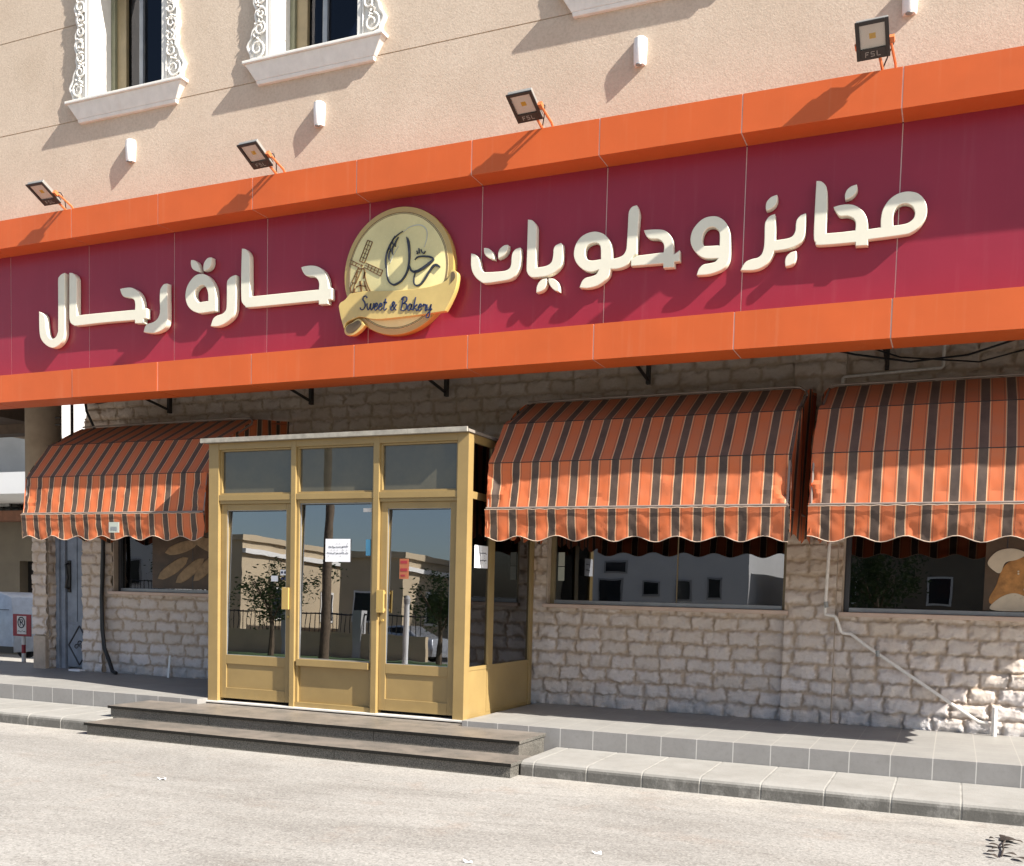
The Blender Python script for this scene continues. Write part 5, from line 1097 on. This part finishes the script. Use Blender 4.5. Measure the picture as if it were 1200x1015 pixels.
tag(mb.build('dry_twig', 'dry_leaf'), 'dark dry twig with leaves on the street at lower right', 'twig')

# ================================================================== left background
ng = thing('neighbour_building', 'shaded grey and brown house with a ledge far behind the left corner', 'building', (-30, 26, -1))
mb = MB(); mb.box(-60, -28.6, 26, 32, 4.0, 8.2); mb.build('upper_wall', 'bg_plaster', ng)
mb = MB(); wall_with_holes(mb, -60, -28.6, -1.2, 3.66, 26, .5, [(-30.1, -29.0, -1.1, 2.3)]); mb.build('lower_wall', 'bg_dark_plaster', ng)
mb = MB(); mb.box(-60, -28.6, 25.3, 26.2, 3.66, 3.99); mb.build('ledge', 'bg_brick', ng)
mb = MB(); mb.box(-60, -16, 22.4, 26, 8.201, 8.45); mb.build('shade_slab', 'bg_white', ng)  # added slab, out of view, to keep the sun off the wall below
mb = MB(); mb.box(-45, -25.9, 22.6, 25.999, 4.25, 4.9); mb.build('canopy_slab', 'bg_white', ng)
mb = MB(); mb.box(-30.1, -29.0, 26.35, 26.42, -1.1, 2.3); mb.build('door', 'black_metal', ng)
mb = MB(); mb.box(-35, -29.4, 25.93, 25.99, 4.05, 5.0)
wo = mb.build('window', 'car_glass', ng)
mb = MB(); mb.box(-31.2, -30.0, 25.5, 25.92, 4.15, 4.95); mb.lathe([(.33, 0), (.33, -.04)], (-30.55, 25.5, 4.56), 16, 'y'); mb.build('air_conditioner', 'steel', ng)
mb = MB(); mb.tube([(-34, 25.6, 4.9), (-29.4, 25.6, 4.9)], .03, 6)
for k in range(12): mb.tube([(-34+.4*k, 25.6, 4.0), (-34+.4*k, 25.6, 4.9)], .02, 5)
mb.build('railing', 'rust', ng)
wb = thing('white_house', 'sunlit white house glimpsed through the gap left of the stone wall', 'building', (-22, 40, -1))
mb = MB(); mb.box(-60, -28, 36, 46, -1, 16); mb.build('wall', 'bg_white', wb)
mb = MB(); mb.box(-50, -48.8, 35.93, 35.99, 9, 11); mb.build('window', 'car_glass', wb)

def vehicle(name, label, cat, loc, rot, L, Wd, Hh, prof, glass, body, wheels, stripe=None):
    t = thing(name, label, cat, loc)
    mb = MB(); n = len(prof); rings = []
    for (yy, sc_, zz) in ((-Wd/2, .93, 0), (-Wd/2+.05, 1, 0), (Wd/2-.05, 1, 0), (Wd/2, .93, 0)):
        rings.append([(loc[0]+x*(sc_ if z > Hh*.55 else 1), loc[1]+yy*(1-.12*max(0, z/Hh-.5)*2), loc[2]+z) for x, z in prof])
    vs = [p for r_ in rings for p in r_]; fs = [tuple(range(n)), tuple(3*n+k for k in range(n-1, -1, -1))]
    for i in range(3):
        for k in range(n): fs.append((i*n+k, (i+1)*n+k, (i+1)*n+(k+1) % n, i*n+(k+1) % n))
    mb.add(vs, fs); bo = mb.build('body', body, t, bevel=.03, smooth=True)
    for side in (-1, 1):
        for g_ in glass:
            mb = MB(); yw = loc[1]+side*(Wd/2*(1-.12*.75)+.004)
            mb.prism([(loc[0]+a, loc[2]+b) for a, b in g_], yw-.012, yw+.012); mb.build('side_window', 'car_glass', t)
        for wx in wheels:
            mb = MB(); c = (loc[0]+wx, loc[1]+side*(Wd/2-.10), loc[2]+.31)
            mb.lathe([(.25, -.1), (.31, -.085), (.31, .085), (.25, .1)], c, 22, 'y'); wo = mb.build('wheel', 'tyre', t, smooth=True)
            mb = MB(); mb.lathe([(.19, -.112), (.19, .112)], c, 16, 'y'); mb.build('rim', 'steel', wo)
    if stripe:
        mb = MB()
        for (a, b, c, d) in stripe: mb.box(loc[0]+a, loc[0]+b, loc[1]-Wd/2-.012, loc[1]-Wd/2+.01, loc[2]+c, loc[2]+d)
        mb.build('trim_strip', 'black_metal', t)
    t.rotation_euler = (0, 0, rot)
    return t
vanp = [(-2.4, .30), (-2.45, .9), (-2.15, 1.05), (-1.6, 1.75), (-1.2, 1.93), (2.3, 1.93), (2.7, 1.80), (2.86, 1.2), (2.9, .30)]
van = vehicle('parked_van', 'white parked van at the left edge behind the pavement', 'van', (-26.45, 21, -.66), 0, 4.8, 1.8, 1.95, vanp,
    [[(-1.75, 1.15), (-1.35, 1.72), (-.55, 1.75), (-.55, 1.15)]], 'van_white', (-1.5, 1.45), [(-.4, 1.38, .93, .99), (1.95, 2.91, .28, .46), (-1.0, 1.0, .28, .36), (1.40, 1.412, .4, 1.75), (-.42, -.408, .4, 1.75), (1.42, 2.75, 1.46, 1.475)])

ps = thing('no_parking_sign', 'small red no parking sign on a red and white striped post', 'sign', (-13.96, 12.1, 0))
mb = MB(); mb.box(-14.15, -13.745, 12.08, 12.095, .70, 1.06); pl = mb.build('plate', 'red', ps, bevel=.004)
mb = MB(); mb.box(-14.05, -13.845, 12.074, 12.0795, .735, 1.03); mb.build('panel', 'sign_white', pl)
mb = MB(); pc = (-13.948, .925)
mb.tube([(pc[0]+.075*math.cos(a), 12.07, pc[1]+.085*math.sin(a)) for a in np.linspace(0, 2*math.pi, 30)], .009, 5)
mb.tube([(pc[0]-.055, 12.07, pc[1]+.055), (pc[0]+.055, 12.07, pc[1]-.055)], .007, 5)
mb.tube([(pc[0]-.025, 12.07, pc[1]-.05), (pc[0]-.025, 12.07, pc[1]+.05), (pc[0]+.02, 12.07, pc[1]+.045), (pc[0]+.03, 12.07, pc[1]+.02), (pc[0]+.015, 12.07, pc[1]), (pc[0]-.02, 12.07, pc[1]-.002)], .008, 5)
for k in range(6): mb.tube([(-14.03+.03*k, 12.072, .775+.01*(k % 2)), (-14.012+.03*k, 12.072, .79-.01*(k % 3))], .006, 4)
mb.build('symbol', 'ink', pl)
for k in range(5):
    mb = MB(); mb.lathe([(.033, .0+.140*k), (.033, .140*(k+1)-.0005)], (-13.965, 12.13, 0), 14); mb.build('post_band', 'sign_white' if k % 2 == 0 else 'red', ps, smooth=True)
mb = MB(); mb.tube([(-13.965, 12.13, .70), (-13.965, 12.13, 1.0)], .025, 10); mb.build('post', 'red', ps)
mb = MB(); mb.box(-13.90, -13.55, 12.18, 12.40, -.02, .22); tag(mb.build('concrete_block', 'bg_plaster', bevel=.01), 'low pale concrete block at the foot of the no parking sign', 'block')

# ================================================================== across the street (seen mirrored in the glass)
def plain_building(name, label, x0, x1, y0, y1, h, mat, wins, z0=0):
    t = thing(name, label, 'building', ((x0+x1)/2, y1, z0))
    mb = MB(); mb.box(x0, x1, y0, y1, z0, h); mb.build('wall', mat, t)
    mb = MB(); mb.box(x0-.15, x1+.15, y0-.15, y1+.15, h+.001, h+.25); mb.build('parapet', mat, t)
    for (a, b, c, d) in wins:
        f = MB(); f.box(a-.08, b+.08, y1+.001, y1+.06, c-.08, d+.08); fo = f.build('window', 'bg_white' if mat != 'bg_white' else 'bg_plaster', t)
        f = MB(); f.box(a, b, y1+.061, y1+.08, c, d); f.build('pane', 'car_glass', fo)
    return t
WH = [(-16.7, -16.1, 1.5, 2.3), (-14.9, -13.9, 1.3, 2.3), (-12.8, -12.2, 1.7, 2.2), (-11.3, -10.7, 1.5, 2.3), (-9.9, -9.4, 1.6, 2.4), (-14.6, -13.7, 2.7, 3.1)]
WH += [(a, b, c+3.2, d+3.4) for a, b, c, d in WH[:5]]
plain_building('white_building', 'plain white house across the street mirrored in the middle window', -17.5, -8.2, -34, -22, 8.5, 'bg_white', WH)
for k, (x0, x1, y0, y1, h, m_, lab) in enumerate(((-24.5, -21.4, -40, -19, 4.3, 'bg_beige', 'beige house across the street mirrored in the right porch door'), (-31.5, -28.6, -36, -17.5, 4.9, 'bg_beige', 'taller beige house across the street mirrored in the middle porch glass'),
        (-40.5, -36.5, -38, -18.5, 4.2, 'bg_white', 'pale house across the street mirrored behind the porch tree'), (-53, -46, -36, -20, 4.0, 'bg_brick', 'low brown house across the street mirrored in the left porch door'))):
    t = plain_building('house', lab, x0, x1, y0, y1, h, m_, [(x0+.8, x0+1.7, 1.6, 2.8)])
    for q in range(3):                       # windows in the sunlit flank
        yy = y1-2.2-4.0*q
        f = MB(); f.box(x1+.001, x1+.06, yy-.95, yy+.15, 1.5, 3.0); fo = f.build('window', 'white_stone', t)
        f = MB(); f.box(x1+.061, x1+.075, yy-.85, yy+.05, 1.6, 2.9); f.build('pane', 'car_glass', fo)
    f = MB(); f.box(x1+.001, x1+.20, y0, y1, h-.55, h-.35); f.build('cornice', 'white_stone', t)
plain_building('grey_building', 'grey house across the street mirrored in the right window', -6, 8, -34, -23, 4.2, 'bg_dark_plaster', [(-4.6, -3.9, 1.6, 2.6), (-1, -.2, 1.6, 2.6), (3, 4.2, 1.2, 2.6)])
fw = thing('boundary_wall', 'low pale boundary wall with railings across the street', 'wall', (-24, -14, 0))
mb = MB(); mb.box(-46, -17.5, -14.2, -14, 0, 1.05); mb.build('masonry', 'bg_beige', fw)
mb = MB()
for k in range(9): mb.box(-46+3.2*k-.18, -46+3.2*k+.18, -14.28, -13.92, 0, 1.9)
mb.build('pillars', 'bg_plaster', fw)
mb = MB(); mb.tube([(-46, -14.1, 1.75), (-17.6, -14.1, 1.75)], .03, 6)
for k in range(142): mb.tube([(-46+.2*k, -14.1, 1.06), (-46+.2*k, -14.1, 1.80)], .016, 4)
mb.build('railing', 'black_metal', fw)
mb = MB(); mb.box(-60, 20, -13.9, -8.0, .003, .12); structure(mb.build('verge', 'kerb'))
mb = MB(); mb.box(-60, 20, -12.8, -9.0, .121, .15); structure(mb.build('grass_verge', 'grass'), 'stuff')
def tree(label, x, y, h, cr, seed):
    lr = random.Random(seed); t = thing('street_tree', label, 'tree', (x, y, .1))
    mb = MB(); mb.tube([(x, y, .1), (x+.05, y, h*.3), (x-.04, y+.03, h*.55), (x, y, h*.8)], [.10, .08, .06, .03], 8)
    for k in range(6):
        a = k*1.05; mb.tube([(x, y, h*(.35+.05*k)), (x+cr*.35*math.cos(a), y+cr*.35*math.sin(a), h*.65), (x+cr*.6*math.cos(a), y+cr*.6*math.sin(a), h*.8)], [.04, .03, .01], 5)
    mb.build('trunk', 'trunk', t, smooth=True)
    mb = MB(); cl = [(lr.gauss(0, .45)*cr, lr.gauss(0, .45)*cr, h*.68+lr.gauss(0, .4)*cr*.8) for _ in range(26)]
    for k in range(2600):
        c = lr.choice(cl); p = Vector((x+c[0]+lr.gauss(0, .14)*cr, y+c[1]+lr.gauss(0, .14)*cr, c[2]+lr.gauss(0, .14)*cr))
        d = Vector((lr.gauss(0, 1), lr.gauss(0, 1), lr.gauss(0, 1))).normalized(); e = d.orthogonal().normalized(); s = lr.uniform(.05, .10)
        mb.add([p-d*s, p+e*s*.45, p+d*s, p-e*s*.45], [(0, 1, 2, 3)])
    mb.build('crown', 'leaf', t)
tree('bushy green tree across the street mirrored in the middle porch glass', -21.8, -10.6, 3.6, 1.5, 3)
tree('small green tree across the street mirrored in the right porch door', -15.6, -11.4, 3.2, 1.35, 4)
tree('dark leafy tree across the street mirrored in the right window', -2.2, -11, 3.0, 1.5, 6)
tree('dense green tree across the street mirrored in the left porch door', -28.5, -11.4, 4.0, 1.9, 8)
carp = [(-2.15, .25), (-2.2, .62), (-1.9, .80), (-1.0, .92), (-.35, 1.38), (.75, 1.42), (1.5, 1.02), (2.1, .95), (2.2, .55), (2.15, .25)]
carg = [[(-.85, .95), (-.30, 1.32), (.15, 1.34), (.15, .95)], [(.2, .95), (.2, 1.34), (.7, 1.35), (1.3, 1.0)]]
vehicle('parked_car', 'silver car across the street mirrored left of the porch tree', 'car', (-20.6, -17.2, 0), 0, 4.4, 1.75, 1.42, carp, carg, 'silver_car', (-1.35, 1.35))
vehicle('parked_car', 'pale silver car across the street mirrored right of the porch tree', 'car', (-15.2, -17.2, 0), 0, 4.4, 1.75, 1.42, carp, carg, 'van_white', (-1.35, 1.35))
lp = thing('marker_post', 'slim white post mirrored in the right porch door', 'post', (-8.05, 4.35, 0))
mb = MB(); mb.tube([(-8.05, 4.35, 0), (-8.05, 4.35, 1.62)], .045, 10); mb.build('post', 'bg_white', lp)
mb = MB(); mb.lathe([(.05, 1.62), (.06, 1.70), (.03, 1.76)], (-8.05, 4.35, 0), 14); mb.build('cap', 'bg_plaster', lp)
bo = thing('concrete_bollard', 'round beige bollard on the street mirrored in the right porch door', 'bollard', (-8.62, 4.75, 0))
mb = MB(); mb.lathe([(.17, 0), (.17, .30), (.19, .31), (.17, .42), (.10, .48), (.02, .50)], (-8.62, 4.75, 0), 20); mb.build('body', 'bg_beige', bo, smooth=True)

up = thing('utility_pole', 'brown utility pole across the street mirrored in the middle porch glass', 'pole', (-18.9, -9.6, .1))
mb = MB(); mb.tube([(-18.9, -9.6, .1), (-18.9, -9.6, 7.5)], [.17, .11], 12); mb.build('shaft', 'trunk', up, smooth=True)
mb = MB(); mb.box(-19.8, -18.0, -9.66, -9.54, 6.6, 6.72); mb.build('crossarm', 'trunk', up)
